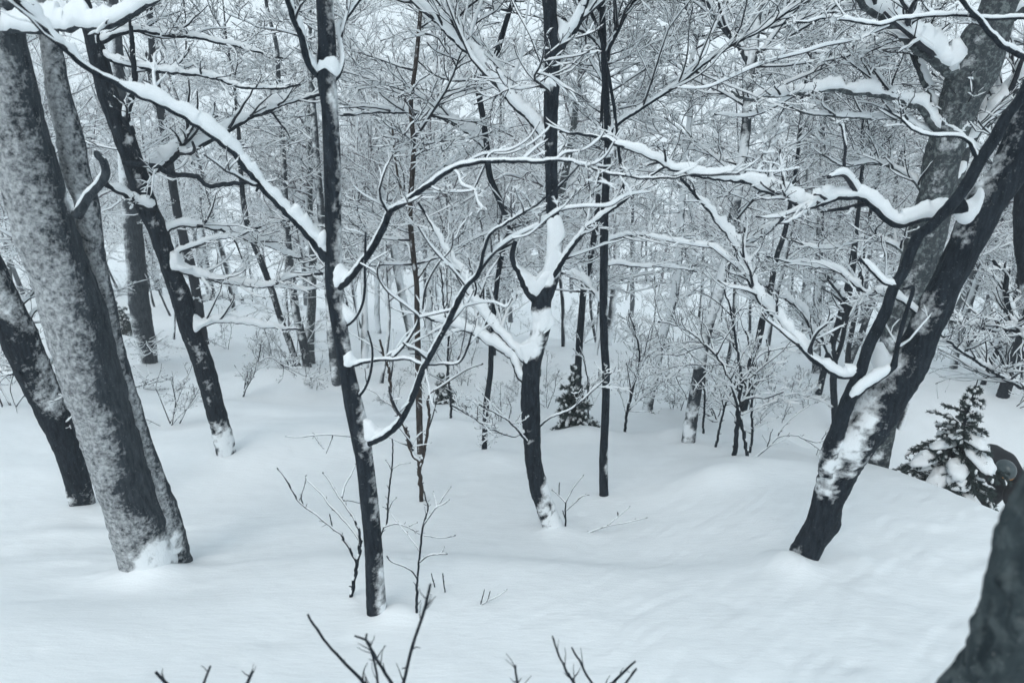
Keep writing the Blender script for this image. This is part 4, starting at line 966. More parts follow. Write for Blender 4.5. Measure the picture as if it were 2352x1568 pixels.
sapling('sapling', 'small sapling sprouting beside the snowy foot of the forked tree', 'sapling', [
  (P3((1298,1218),(1299,1196),(1299,1154), w=4.5, w1=3.5), 0), (P3((1299,1154),(1285,1138),(1267,1124), w=3, w1=2), 0.05), (P3((1284,1137),(1284,1120),(1285,1108), w=2.5, w1=2), 0),
  (P3((1299,1154),(1307,1138),(1320,1115),(1341,1090), w=3, w1=2), 0), (P3((1300,1172),(1320,1154),(1339,1138),(1353,1137), w=3, w1=2), -0.05), (P3((1298,1190),(1292,1172), w=2.5, w1=2), 0)], seed=9)
sapling('sapling', 'small sapling forking into a snow-filled V just left of the brown-barked tree foot', 'sapling', [
  (P3((969,1153),(967,1110),(963,1080),(958,1058),(945,1032),(936,1000),(924,962),(903,930),(896,880),(890,842),(879,815),(872,780), w=11, w1=5), 0.1),
  (P3((964,1080),(970,1055),(975,1030),(981,1000),(985,962),(987,904),(1013,887),(1054,859),(1078,845),(1110,835), w=8, w1=4), 0.1),
  (P3((903,932),(880,918),(860,900),(835,890), w=4, w1=2), 0.1), (P3((987,904),(975,880),(960,860), w=3.5, w1=2), 0.1)], bark=M_BARK_BROWN, seed=11, tw=3)
def twigs_in_snow(label, stems, **k): return sapling('fallen_twig', label, 'twig', stems, **k)
twigs_in_snow('bare twig lying slanted on the snow right of the forked tree foot', [
  (P3((1343,1226),(1395,1207),(1440,1199),(1487,1188), w=3.5, w1=2), 0.05), (P3((1395,1206),(1419,1186),(1447,1162), w=3, w1=2), 0.05), (P3((1419,1186),(1418,1176), w=2.5, w1=2), 0)], seed=13)
twigs_in_snow('three-pronged twig tip poking out of the open snow', [
  (P3((1097,1392),(1127,1376),(1150,1364),(1165,1352), w=3, w1=2), 0.03), (P3((1104,1388),(1108,1372),(1113,1354), w=2.5, w1=2), 0), (P3((1117,1382),(1122,1370),(1126,1357), w=2.5, w1=2), 0)], seed=15)
twigs_in_snow('single upright stick in the snow, taller of two right of the spindly sapling', [(P3((1022,1362),(1020,1340),(1017,1316), w=3, w1=2.4), 0)], seed=17)
twigs_in_snow('single upright stick in the snow, shorter of two right of the spindly sapling', [(P3((999,1350),(995,1334),(991,1316), w=3, w1=2.2), 0)], seed=18)
twigs_in_snow('flat spray of bare twigs lying on the snow behind the frosted double tree', [
  (P3((300,890),(345,880),(380,872),(400,862), w=3.5, w1=2), 0.2), (P3((320,885),(360,868),(385,862), w=3, w1=2), 0.3), (P3((300,892),(345,893),(380,893), w=3, w1=2), 0)], seed=19, tw=4)
twigs_in_snow('long thin bare twig reaching out low on the left of the slender dark tree', [
  (P3((812,1002),(765,998),(720,999),(690,1003),(655,1002), w=4, w1=2), -0.1), (P3((765,998),(758,1018),(750,1040), w=3, w1=2), 0), (P3((720,999),(735,1018),(744,1030), w=2.5, w1=2), 0)], Y=3.7, seed=21)
sapling('sapling', 'thin dark sapling leaning over the snow behind the third trunk from the left', 'sapling', [
  (P3((557,914),(566,890),(581,863),(590,835),(595,818),(600,785), w=4, w1=2), 0), (P3((560,905),(563,880),(572,850),(590,830), w=3, w1=2), 0.1), (P3((590,835),(620,820),(650,838),(700,862),(745,872), w=3, w1=2), 0.2)], seed=23, tw=6, lv=3)
# clump right of the centre
sapling('sapling', 'dark main stem of the thin clump right of centre, splitting in a snowy V', 'sapling', [
  (P3((1688,1050),(1690,1010),(1694,960),(1697,920),(1700,895),(1702,870),(1697,830),(1690,780),(1680,720),(1660,650), w=12, w1=4), 0.1),
  (P3((1700,895),(1712,870),(1726,845),(1745,815),(1790,800),(1850,792),(1900,790), w=7, w1=3), 0.2), (P3((1702,868),(1725,850),(1750,846),(1765,815),(1760,780), w=5, w1=3), 0.1),
  (P3((1700,850),(1665,838),(1620,838),(1570,838),(1520,850),(1470,870), w=4, w1=2), 0.2)], seed=25, tw=5, lv=3)
sapling('sapling', 'bowed stem of the thin clump right of centre, arching away to the left', 'sapling', [
  (P3((1719,1052),(1708,1000),(1699,950),(1688,905),(1678,875),(1660,838),(1640,808),(1621,791),(1586,764),(1550,745),(1510,740), w=9, w1=4), 0.2),
  (P3((1688,905),(1697,880),(1704,860), w=4, w1=3), 0.05), (P3((1621,791),(1590,785),(1550,790),(1510,800), w=4, w1=2), 0.2), (P3((1640,808),(1630,770),(1615,740),(1590,720), w=4, w1=2), 0.2)], seed=27, tw=5, lv=3)
sapling('sapling', 'snow-coated pale stem on the right of the thin clump', 'sapling', [
  (P3((1722,1040),(1728,1000),(1727,940),(1728,890),(1735,840),(1725,800),(1712,760), w=6, w1=4), 0.1), (P3((1726,985),(1760,950),(1790,925),(1850,915),(1890,880), w=5, w1=3), 0.2), (P3((1726,985),(1770,930),(1820,905),(1900,925), w=4, w1=2), 0.1)], seed=28, tw=5, lv=3, snow=3)
sapling('sapling', 'slim dark sapling between the white-plastered trunk and the thin clump', 'sapling', [
  (P3((1645,1028),(1652,985),(1662,945),(1672,915),(1685,890),(1690,860), w=6, w1=3), 0), (P3((1663,940),(1655,900),(1645,880),(1630,850), w=3, w1=2), 0.1)], seed=29, tw=5, lv=3)
sapling('sapling', 'short dark sapling hugging the right side of the white-plastered trunk', 'sapling', [
  (P3((1614,1003),(1617,960),(1619,920),(1617,880),(1620,855), w=6, w1=3), 0), (P3((1618,940),(1640,920),(1660,930), w=3, w1=2), 0.1)], seed=31, tw=6, lv=3)
sapling('sapling', 'thin sapling with long drooping side twigs, right of the pole-thin tree', 'sapling', [
  (P3((1435,995),(1440,950),(1452,900),(1465,850),(1470,810),(1458,760),(1445,720), w=7, w1=3), 0), (P3((1442,945),(1465,920),(1495,900),(1530,870),(1570,860), w=4, w1=2), 0.1), (P3((1440,960),(1430,920),(1420,890), w=3, w1=2), 0.1),
  (P3((1470,820),(1500,790),(1540,775), w=3, w1=2), 0.1)], seed=33, tw=6, lv=3)
sapling('sapling', 'low bare branch arching along the snow left of the leaning tree foot', 'sapling', [
  (P3((1728,1055),(1765,1025),(1790,1002),(1830,1000),(1870,1015),(1900,1008), w=5, w1=3), 0), (P3((1785,1006),(1795,985),(1830,950),(1860,930), w=3, w1=2), 0), (P3((1850,1010),(1880,1030),(1900,1045), w=3, w1=2), 0)], seed=35, tw=3)
sapling('sapling', 'fine twiggy sapling standing in front of the small mid-distance spruce', 'sapling', [
  (P3((1358,985),(1350,940),(1350,880),(1342,830),(1330,790), w=4, w1=2.5), 0), (P3((1352,930),(1330,900),(1310,880), w=3, w1=2), 0), (P3((1350,900),(1375,870),(1400,850), w=3, w1=2), 0)], seed=37, tw=7, lv=3)
sapling('sapling', 'tall wiry sapling left of the dark S-curved stem', 'sapling', [
  (P3((1036,960),(1034,900),(1028,850),(1030,780),(1020,720),(1015,640),(1000,560), w=6, w1=3), 0.1), (P3((1030,800),(1060,770),(1090,760), w=4, w1=2), 0.1), (P3((1026,740),(1000,710),(985,660), w=4, w1=2), 0.1)], seed=39, tw=6, lv=3)

# out-of-focus shrub tips rising into the bottom of the frame
def near_shrub(label, stems, Y, seed):
    y_lo = 1640
    st = []
    for (pts, dY) in stems: st.append((pts, dY))
    root = thing('bare_shrub', label, 'shrub', tuple(at(pts_mean(stems), 1700, Y)))
    for q, (pts, dY) in enumerate(stems):
        L = world_line(pts, Y, dY)
        # down to the snow
        b = L[0, :3]; gz = float(g(b[0], b[1]))
        d = unit(L[0, :3] - L[1, :3])
        down = np.array([[b[0] + d[0] * 0.12 * s, b[1] + 0.05 * s, b[2] + (gz - 0.08 - b[2]) * s, L[0, 3] * (1 + 0.15 * s)] for s in (1.0, 0.66, 0.33)])
        L = catmull(np.concatenate([down, L]), 46)
        L[:, :3] += fbm(L[:, :3] * 30 + q, 2, seed)[:, None] * 0.0022
        mb = MB(); tube_rough(mb, L, 8, 0, 0.12, seed + q)
        so = mb.build('stem', [M_BARK], root)
        tm = MB(); a, ra = sprout(resample(L, 12)[None, :, :3], resample(L, 12)[None, :, 3], 9, (0.03, 0.12), 4, ang=(30, 55), rr=(0.4, 0.65), flat=0.0, rmin=0.0012, t0=0.3, lmin=0.01, lmax=0.06)
        tm.tubes(a, ra, 5, 0); tm.build('twigs', [M_BARK, M_SNOW], so, kind='stuff')
    return root
def pts_mean(st): return sum(p[0][0][0] for p in st) / len(st)
near_shrub('blurred bare shrub tips crossing the lower edge, below the slender dark tree', [
  (P3((868,1605),(835,1568),(779,1508),(739,1460),(707,1410), w=8.8, w1=5.6), 0.02), (P3((925,1605),(899,1568),(871,1520),(853,1490),(841,1470),(843,1454), w=8.0, w1=4.8), 0.0), (P3((843,1472),(830,1464),(815,1458), w=5.6, w1=4.0), 0.0),
  (P3((915,1605),(927,1568),(947,1484),(968,1420),(979,1384),(989,1340), w=8.0, w1=5.6), 0.05)], 1.55, 3)
near_shrub('blurred bare twig tips in the lower left corner of the frame', [
  (P3((412,1605),(380,1568),(357,1543), w=8.8, w1=6.4), 0), (P3((455,1605),(468,1568),(484,1528), w=8.0, w1=5.6), 0), (P3((552,1605),(568,1568),(580,1541), w=8.0, w1=5.6), 0)], 1.5, 5)
near_shrub('blurred bare shrub tips crossing the lower edge, right of the middle', [
  (P3((1195,1605),(1189,1568),(1183,1528), w=6.4, w1=4.8), 0), (P3((1338,1605),(1317,1568),(1291,1520),(1269,1460), w=7.2, w1=4.8), 0), (P3((1380,1605),(1359,1568),(1330,1515),(1313,1486), w=6.4, w1=4.0), 0.05),
  (P3((1375,1605),(1407,1568),(1435,1540),(1459,1518), w=7.2, w1=4.8), 0), (P3((1415,1605),(1437,1568),(1461,1536), w=7.2, w1=4.8), -0.03)], 1.6, 7)

# the out-of-focus trunk close to the lens, lower right
def near_trunk():
    Y = 0.95
    pts = [(2322,1640,296),(2374,1568,290),(2396,1500,288),(2424,1442,286),(2440,1374,286),(2460,1299,283),(2480,1237,283),(2518,1148,286),(2585,1040,285),(2680,900,280)]
    L0 = world_line(pts, Y, 0.0)
    b = L0[0, :3]; gz = float(g(b[0] - 0.08, b[1]))
    foot = np.array([[b[0] - 0.09, b[1], gz - 0.2, L0[0, 3] * 1.15], [b[0] - 0.05, b[1], (gz + b[2]) / 2, L0[0, 3] * 1.05]])
    d = unit(L0[-1, :3] - L0[-2, :3])
    top = np.array([[*(L0[-1, :3] + (d * 0.8 + [0, 0, 0.25]) * s), L0[-1, 3] * (1 - 0.18 * s)] for s in (0.8, 1.8, 3.2)])
    L = catmull(np.concatenate([foot, L0, top]), 300)
    root = thing('bare_tree', 'out-of-focus mossy trunk close up in the lower right corner', 'tree', (L[0, 0], L[0, 1], gz))
    k = at(2310, 1330, Y); k2 = at(2240, 1540, Y)
    mb = MB(); tube_rough(mb, L, 72, 0, 0.075, 77, (-0.5, -0.5, 0.5), 1.0, 0.005, (), 14.0, [(k, 0.018, 0.02), (k2, 0.02, 0.016)])
    mb.build('trunk', [bark_mat('bark_mossy', (0.010, 0.017, 0.021), (0.050, 0.066, 0.072), 6, 0.28, 0.60, 0.012)], root)
    add_sprays(root, L[-60:], 10, (10, 55), (0.9, 1.8))
near_trunk()
# ------------------------------------------------------------------ spruces
def needle_mat():
    m, nt, b = new_mat('spruce_needles')
    b.inputs['Roughness'].default_value = 0.7
    n = add_noise(nt, 18, 2, 0.5, mapping(nt, (1, 1, 1)))
    nt.links.new(ramp(nt, n.outputs[0], [(0.3, (0.018, 0.034, 0.036)), (0.7, (0.045, 0.068, 0.066))]), b.inputs['Base Color'])
    return m
M_NEEDLE = needle_mat()

def needles(mb, P, R, per_m, ln, mat):
    """short flat needles standing off shoots P (N,k,3)"""
    N, k, _ = P.shape
    L = np.linalg.norm(np.diff(P, axis=1), axis=2).sum(1)
    cnt = np.maximum((L * per_m).astype(int), 6)
    par = np.repeat(np.arange(N), cnt); n = len(par)
    t = rng.uniform(0.0, 1.0, n) * (k - 1); i = np.minimum(t.astype(int), k - 2); f = (t - i)[:, None]
    st = P[par, i] * (1 - f) + P[par, i + 1] * f
    tan = unit(P[par, i + 1] - P[par, i])
    rnd = rng.normal(size=(n, 3)); rnd[:, 2] *= 0.6
    side = unit(np.cross(tan, rnd))
    d = unit(tan * 0.75 + side * 0.8)
    w = unit(np.cross(d, rng.normal(size=(n, 3)))) * (ln * 0.11)
    e = st + d * (ln * rng.uniform(0.7, 1.15, n))[:, None]
    V = np.stack([st - w, st + w, e + w * 0.25, e - w * 0.25], 1)
    mb.add(V.reshape(-1, 3), np.arange(n * 4).reshape(-1, 4), mat)

def spruce(label, base, apex, Y, spread_px, seed, whorls=9, snow=True, dY=0.0, nd=260, nl=0.022, group=None):
    B = at(base[0], base[1], Y); A = at(apex[0], apex[1], Y + dY)
    H = np.linalg.norm(A - B); s_ = depth_of((A + B) / 2) / FPX
    root = thing('spruce_sapling', label, 'spruce', tuple(B), group)
    st = np.array([B - (A - B) * 0.12, B, B * 0.66 + A * 0.34, B * 0.33 + A * 0.67, A])
    L = catmull(np.concatenate([st, np.array([[0.022], [0.02], [0.016], [0.010], [0.004]]) * (H / 1.2)], 1), 40)
    mb = MB(); tube_rough(mb, L, 8, 0, 0.1, seed); mb.build('trunk', [M_BARK], root)
    spread = spread_px * s_
    clumps = []
    for wi in range(whorls):
        f = wi / (whorls - 1)                                   # 0 at the bottom
        c = B + (A - B) * (0.02 + 0.90 * f)
        R = spread * (1.0 - f) ** 0.85 + 0.06 * spread
        nb = 8 if f < 0.7 else 5
        a0 = rng.uniform(0, 6.28)
        for b in range(nb):
            a = a0 + b / nb * 2 * math.pi + rng.normal(0, 0.2)
            Rl = R * rng.uniform(0.5, 1.3)
            dr = np.array([math.cos(a), math.sin(a), 0])
            droop = (-0.85 * (1 - f) + 0.05 * f) * rng.uniform(0.6, 1.3)
            q = [c + dr * Rl * u + np.array([0, 0, Rl * (0.12 * u + droop * u * u)]) for u in np.linspace(0, 1, 8)]
            q = np.array(q) + rng.normal(0, 0.008 * spread, (8, 3))
            rb = np.linspace(0.008, 0.003, 8) * (H / 1.2)
            bm = MB(); bm.tubes(q[None], rb[None], 4, 0)
            sh, rs = sprout(q[None], rb[None], 13 + 12 * (1 - f), (0.18, 0.42), 5, ang=(40, 65), up=-0.25, flat=0.75, rmin=0.0016, t0=0.08, curl=0.1)
            if len(sh): bm.tubes(sh, rs, 3, 0)
            needles(bm, q[None][:, 2:], rb[None], nd, nl, 1)
            if len(sh): needles(bm, sh, rs, nd, nl * 0.9, 1)
            # thin snow on the shoots
            if len(sh):
                kk = rng.random(len(sh)) < (0.12 if snow else 0.18)
                if kk.any(): bm.snow(sh[kk], rs[kk] + nl * 0.35, np.full(rs[kk].shape, nl * 0.55), 4, 2)
            bo = bm.build('bough', [M_TWIG, M_NEEDLE, M_SNOW], root)
            if snow and f < 0.8 and rng.random() < (0.55 if dr[1] < 0.3 and dr[0] < 0.6 else 0.12):
                m_ = q[4] + np.array([0, 0, 0.02 * spread])
                tdir = unit(q[6] - q[2])
                clumps.append((m_, tdir, min(Rl * rng.uniform(0.36, 0.6), 0.20 * rng.uniform(0.6, 1)), min(Rl * rng.uniform(0.20, 0.34), 0.13 * rng.uniform(0.7, 1)), bo))
    for j, (c, td, la, lb, bo) in enumerate(clumps):
        # snow load lying along the bough
        u, v = np.meshgrid(np.linspace(0, 2 * math.pi, 19)[:-1], np.linspace(0.03, math.pi - 0.03, 12))
        D = np.stack([np.sin(v) * np.cos(u), np.sin(v) * np.sin(u), np.cos(v)], -1)
        rr = 1 + 0.5 * fbm(D * 1.9 + j * 3.3, 3, seed + j)
        sx = unit(np.cross(td, [0, 0, 1.0])); up = np.cross(sx, td)
        D = D * rr[..., None]
        V = c + D[..., :1] * td * la + D[..., 1:2] * sx * lb + np.where(D[..., 2:3] < 0, D[..., 2:3] * 0.35, D[..., 2:3]) * up * lb * 0.75
        k, s = u.shape; idx = np.arange(k * s).reshape(k, s); jj = np.roll(idx, -1, 1)
        cm = MB(); cm.add(V.reshape(-1, 3), np.stack([idx[:-1], idx[1:], jj[1:], jj[:-1]], -1).reshape(-1, 4))
        cm.build('snow_load', [M_SNOW], bo)
    return root

spruce('young spruce bowed under heavy clumps of snow, behind the crest by the skier', (2158, 1150), (2246, 872), 6.9, 140, 5, 11, True, nd=620, nl=0.034)
spruce('small dark spruce behind the forked tree in the middle distance', (1316, 1000), (1322, 832), ground_hit(1316, 990)[1], 62, 9, 8, False, nd=380, nl=0.05)
spruce('tiny spruce tip half buried, left of the dark S-curved stem', (1022, 930), (1012, 858), ground_hit(1022, 925)[1], 34, 11, 5, False, nd=300, nl=0.055)
spruce('low spruce clump half buried beside the pale-footed trunk at the left', (282, 760), (262, 690), ground_hit(282, 762)[1], 60, 12, 5, True, nd=220, nl=0.065)

# ------------------------------------------------------------------ the skier in the gully
def cloth_mat(name, c1, c2, rough=0.8):
    m, nt, b = new_mat(name); b.inputs['Roughness'].default_value = rough
    n = add_noise(nt, 25, 3, 0.6, mapping(nt, (1, 1, 1)))
    nt.links.new(ramp(nt, n.outputs[0], [(0.3, c1), (0.7, c2)]), b.inputs['Base Color'])
    return m
M_JACKET = cloth_mat('black_jacket', (0.004, 0.005, 0.008), (0.010, 0.011, 0.016))
M_HELMET = cloth_mat('helmet_shell', (0.045, 0.066, 0.072), (0.065, 0.09, 0.098), 0.35)
M_STRAP = cloth_mat('goggle_strap', (0.10, 0.12, 0.13), (0.14, 0.16, 0.17))
M_LENS = cloth_mat('goggle_lens', (0.55, 0.20, 0.02), (0.75, 0.34, 0.05), 0.15)
M_SKIN = cloth_mat('skin', (0.35, 0.20, 0.15), (0.42, 0.26, 0.20), 0.6)

def skier():
    head = at(2307, 1075, 8.15)
    gz = float(g(head[0], head[1] + 0.2))
    root = thing('person', 'person in black jacket and dark helmet with amber goggles, bent forward in the gully', 'person', (head[0] + 0.05, head[1] + 0.35, gz))
    # a body bent over towards the camera, knee-deep in snow
    hx, hy, hz = head
    J = dict(pelvis=(hx + 0.10, hy + 0.50, hz - 0.22), belly=(hx + 0.09, hy + 0.38, hz - 0.10), chest=(hx + 0.06, hy + 0.22, hz - 0.07), neck=(hx + 0.02, hy + 0.10, hz - 0.06), headc=(hx, hy, hz - 0.02), crown=(hx, hy - 0.04, hz + 0.04),
             shl=(hx - 0.18, hy + 0.20, hz - 0.10), ell=(hx - 0.50, hy + 0.10, hz - 0.34), wrl=(hx - 0.30, hy - 0.14, hz - 0.40), hal=(hx - 0.27, hy - 0.22, hz - 0.43),
             shr=(hx + 0.26, hy + 0.20, hz - 0.10), elr=(hx + 0.34, hy + 0.06, hz - 0.32), wrr=(hx + 0.12, hy - 0.08, hz - 0.40), har=(hx + 0.05, hy - 0.16, hz - 0.44),
             hil=(hx - 0.02, hy + 0.52, hz - 0.32), knl=(hx - 0.10, hy + 0.28, hz - 0.58), anl=(hx - 0.10, hy + 0.48, hz - 0.98), tol=(hx - 0.12, hy + 0.30, hz - 1.04),
             hir=(hx + 0.22, hy + 0.52, hz - 0.32), knr=(hx + 0.28, hy + 0.28, hz - 0.58), anr=(hx + 0.28, hy + 0.48, hz - 0.98), tor=(hx + 0.30, hy + 0.30, hz - 1.04))
    rad = dict(pelvis=.23, belly=.25, chest=.27, neck=.085, headc=.10, crown=.085, shl=.16, ell=.13, wrl=.08, hal=.055, shr=.13, elr=.14, wrr=.10, har=.055, hil=.14, knl=.11, anl=.09, tol=.07, hir=.14, knr=.11, anr=.09, tor=.07)
    E = [('pelvis','belly'),('belly','chest'),('chest','neck'),('neck','headc'),('headc','crown'),('chest','shl'),('shl','ell'),('ell','wrl'),('wrl','hal'),('chest','shr'),('shr','elr'),('elr','wrr'),('wrr','har'),
         ('pelvis','hil'),('hil','knl'),('knl','anl'),('anl','tol'),('pelvis','hir'),('hir','knr'),('knr','anr'),('anr','tor')]
    # five gloved fingers at each hand
    for s, h in (('l', 'hal'), ('r', 'har')):
        hp = np.array(J[h])
        for fi, (ox, ln) in enumerate(((-0.036, .05), (-0.012, .06), (0.012, .058), (0.034, .045))):
            a, b_ = f'f{s}{fi}a', f'f{s}{fi}b'
            J[a] = tuple(hp + [ox, -0.045, -0.02]); J[b_] = tuple(hp + [ox * 1.05, -0.05, -0.02 - ln]); rad[a] = .015; rad[b_] = .012
            E += [(h, a), (a, b_)]
        t = f't{s}'; J[t] = tuple(hp + [0.05 if s == 'l' else -0.05, -0.03, -0.02]); rad[t] = .015; E.append((h, t))
    names = list(J); ix = {n_: i for i, n_ in enumerate(names)}
    me = bpy.data.meshes.new('body'); me.from_pydata([J[n_] for n_ in names], [(ix[a], ix[b]) for a, b in E], [])
    o = bpy.data.objects.new('body', me); COL.objects.link(o); o.parent = root; o.matrix_parent_inverse = parent_inv(root)
    sk = o.modifiers.new('skin', 'SKIN'); sk.use_smooth_shade = True
    for v, n_ in zip(me.skin_vertices[0].data, names):
        v.radius = (rad[n_], rad[n_]); v.use_root = (n_ == 'pelvis')
    sb = o.modifiers.new('sub', 'SUBSURF'); sb.levels = 2; sb.render_levels = 2
    me.materials.append(M_JACKET)
    # face below the helmet rim
    def shell(name, c, size, mat, parent, v0, v1, u0=0.0, u1=2 * math.pi, tilt=0.0, seg=28, rows=12):
        u, v = np.meshgrid(np.linspace(u0, u1, seg), np.linspace(v0, v1, rows))
        D = np.stack([np.sin(v) * np.cos(u), np.sin(v) * np.sin(u), np.cos(v)], -1) * size
        ct, st = math.cos(tilt), math.sin(tilt)
        D = np.stack([D[..., 0], D[..., 1] * ct - D[..., 2] * st, D[..., 1] * st + D[..., 2] * ct], -1)
        k, s = u.shape; idx = np.arange(k * s).reshape(k, s)
        F = np.stack([idx[:-1, :-1], idx[1:, :-1], idx[1:, 1:], idx[:-1, 1:]], -1).reshape(-1, 4)
        mb = MB(); mb.add((np.asarray(c) + D).reshape(-1, 3), F)
        ob = mb.build(name, [mat], parent)
        return ob
    hc = np.array([hx, hy - 0.03, hz + 0.0])
    tilt = 0.55                                                # head bowed: crown towards the lens
    hel = shell('helmet', hc, (0.122, 0.142, 0.128), M_HELMET, root, 0.02, 1.72, tilt=tilt)
    hel.modifiers.new('thick', 'SOLIDIFY').thickness = 0.012
    stp = shell('goggle_strap', hc, (0.127, 0.147, 0.133), M_STRAP, hel, 1.50, 1.66, tilt=tilt)
    stp.modifiers.new('thick', 'SOLIDIFY').thickness = 0.006
    gog = shell('goggle_lens', hc + [0, -0.004, 0], (0.120, 0.152, 0.125), M_LENS, hel, 1.70, 2.15, math.radians(205), math.radians(335), tilt=tilt)
    gog.modifiers.new('thick', 'SOLIDIFY').thickness = 0.01
    shell('face', hc, (0.085, 0.118, 0.125), M_SKIN, root, 1.75, 2.6, math.radians(200), math.radians(340), tilt=tilt)
    # two ski poles held loosely, planted in the snow
    for h in ('hal', 'har'):
        p = np.array(J[h]); mb = MB()
        mb.tubes(np.array([p + [0, -0.02, 0.06], p + [0.01, 0.0, -0.25], p + [0.02, 0.03, -0.60]])[None], np.array([[0.014, 0.008, 0.007]]), 6)
        po = mb.build('ski_pole', [M_JACKET]); po['label'] = 'ski pole in the hooded figure\'s gloved hand, nearer the spruce' if h == 'hal' else 'ski pole in the bent figure\'s other gloved hand, by the frame edge'; po['category'] = 'ski pole'
skier()

# ------------------------------------------------------------------ the woods behind: trees copied as individuals
def make_proto(seed, H, r0, low, nl, spread, lean=0.05, bark=None, dens=1.0, fine=True):
    global rng
    keep = rng; rng = np.random.default_rng(seed)
    k = 16; P = np.zeros((k, 3)); d = np.array([rng.normal(0, lean), rng.normal(0, lean), 1.0])
    for i in range(1, k):
        d = unit(d + np.array([rng.normal(0, 0.05), rng.normal(0, 0.05), 0.02])); P[i] = P[i - 1] + d * H / (k - 1)
    R = r0 * (1 - np.linspace(0, 1, k) ** 1.2 * 0.9)
    root = thing('bare_tree', 'x', 'tree', (0, 0, 0))
    Pb = np.concatenate([[P[0] - [0, 0, 0.8]], P]); Rb = np.concatenate([[r0 * 1.2], R]); Rb[1] *= 1.1
    L = catmull(np.concatenate([Pb, Rb[:, None]], 1), 60)
    mb = MB(); tube_rough(mb, L, 9, 0, 0.07, seed, (-0.45, -0.8, 0.3), rng.uniform(0.05, 0.35), 0.01, (), 2.2)
    mb.build('trunk', [bark or M_BARK_GREY], root)
    cm = MB()
    a, ra = sprout(P[None], R[None], nl, spread, 9, ang=(48, 88), rr=(0.3, 0.5), t0=low, up=0.28, flat=0.05, wig=0.13, rmin=0.012, tip=0.3, curl=0.35, lmax=4.5)
    b, rb = sprout(a, ra, 6.5 * dens, (0.3, 0.65), 6, ang=(30, 60), up=0.2, flat=0.5, rmin=0.0072, t0=0.1)
    c, rc = sprout(b, rb, 5.0 * dens, (0.3, 0.7), 5, ang=(30, 60), up=0.12, flat=0.5, rmin=0.0043, t0=0.1)
    lev = [(a, ra, 5), (b, rb, 3), (c, rc, 3)]
    if fine:
        e, re_ = sprout(c, rc, 1.8 * dens, (0.4, 0.8), 4, ang=(30, 60), up=0.1, flat=0.4, rmin=0.0036, t0=0.1); lev.append((e, re_, 3))
    for q, (p, r, s) in enumerate(lev):
        cm.tubes(p, r, s, 0, cap=False)
        kk = rng.random(len(p)) < (1.0, 0.95, 0.85, 0.7)[q]
        h = (r[kk] * 1.1 + 0.013) * rng.uniform(0.4, 1.3, r[kk].shape)
        cm.snow(p[kk], r[kk], h, 4, 1)
    cm.build('crown', [M_FTWIG_HAZED, M_SNOW], root, kind='stuff')
    rng = keep
    return root

def copy_tree(src, loc, rz, sc, label, group, name=None):
    r = src.copy(); COL.objects.link(r)
    r.location = loc; r.rotation_euler = (0, 0, rz); r.scale = (sc, sc, sc)
    r['label'] = label; r['group'] = group
    for ch in src.children:
        c = ch.copy(); COL.objects.link(c); c.parent = r
    return r

def place(src_list, spots, labels, group, used):
    for i, (x, y, rz, sc, q) in enumerate(spots):
        s = src_list[q]; z = float(g(x, y, False))
        if s not in used:
            used.append(s); s.location = (x, y, z); s.rotation_euler = (0, 0, rz); s.scale = (sc,) * 3; s['label'] = labels(i); s['group'] = group
        else: copy_tree(s, (x, y, z), rz, sc, labels(i), group)

protos = [make_proto(201, 11.5, 0.115, 0.36, 30, (0.16, 0.36), bark=M_BARK_GREY), make_proto(202, 9.5, 0.075, 0.32, 28, (0.18, 0.36), 0.08, M_BARK),
          make_proto(203, 12.5, 0.145, 0.38, 30, (0.15, 0.34), 0.04, M_BARK_LICHEN), make_proto(204, 7.0, 0.048, 0.2, 26, (0.2, 0.4), 0.10, M_BARK)]
prs = random.Random(5)
near_s, far_s = [], []
tries = 0
taken = []
def clear_of(x, y, d): return all((x - a) ** 2 + (y - b) ** 2 > d * d for a, b in taken)
while len(near_s) < 48 and tries < 6000:
    tries += 1
    y = 11.5 + 16 * prs.random() ** 1.05
    x = prs.uniform(-0.80, 0.80) * (y + 1.0)
    if not clear_of(x, y, 0.9 + 0.02 * y): continue
    if y < 15 and abs(x / y) < 0.30 and prs.random() < 0.6: continue      # the open lane of snow in the middle of the clearing
    taken.append((x, y)); near_s.append((x, y, prs.uniform(0, 6.28), prs.uniform(0.68, 1.05), prs.choice((0, 1, 2, 3, 3, 1))))
while len(far_s) < 110 and tries < 9000:
    tries += 1
    y = 27.0 + 48 * prs.random(); x = prs.uniform(-0.84, 0.84) * (y + 1.0)
    if not clear_of(x, y, 1.6): continue
    taken.append((x, y)); far_s.append((x, y, prs.uniform(0, 6.28), prs.uniform(1.0, 1.4), prs.choice((0, 1, 2, 3))))
LANDMARKS = [(150, 'the frosted double tree'), (340, 'the rounded-foot trunk'), (470, 'the third trunk from the left'), (690, 'the pair of thin trees'), (790, 'the slender dark tree'), (960, 'the brown-barked tree'), (1128, 'the S-curved stem'),
             (1235, 'the forked tree'), (1388, 'the pole-thin tree'), (1500, 'the snow-whitened leaning trunk'), (1605, 'the white-plastered trunk'), (1725, 'the thin clump'), (1915, 'the tree with snowy arms'), (2120, 'the big leaning tree'), (2310, 'the far-bank trunk')]
RANK = ['nearest', 'second nearest', 'third nearest', 'fourth nearest', 'fifth nearest', 'sixth nearest', 'seventh nearest', 'eighth nearest', 'ninth nearest', 'tenth nearest', 'eleventh nearest', 'twelfth nearest']
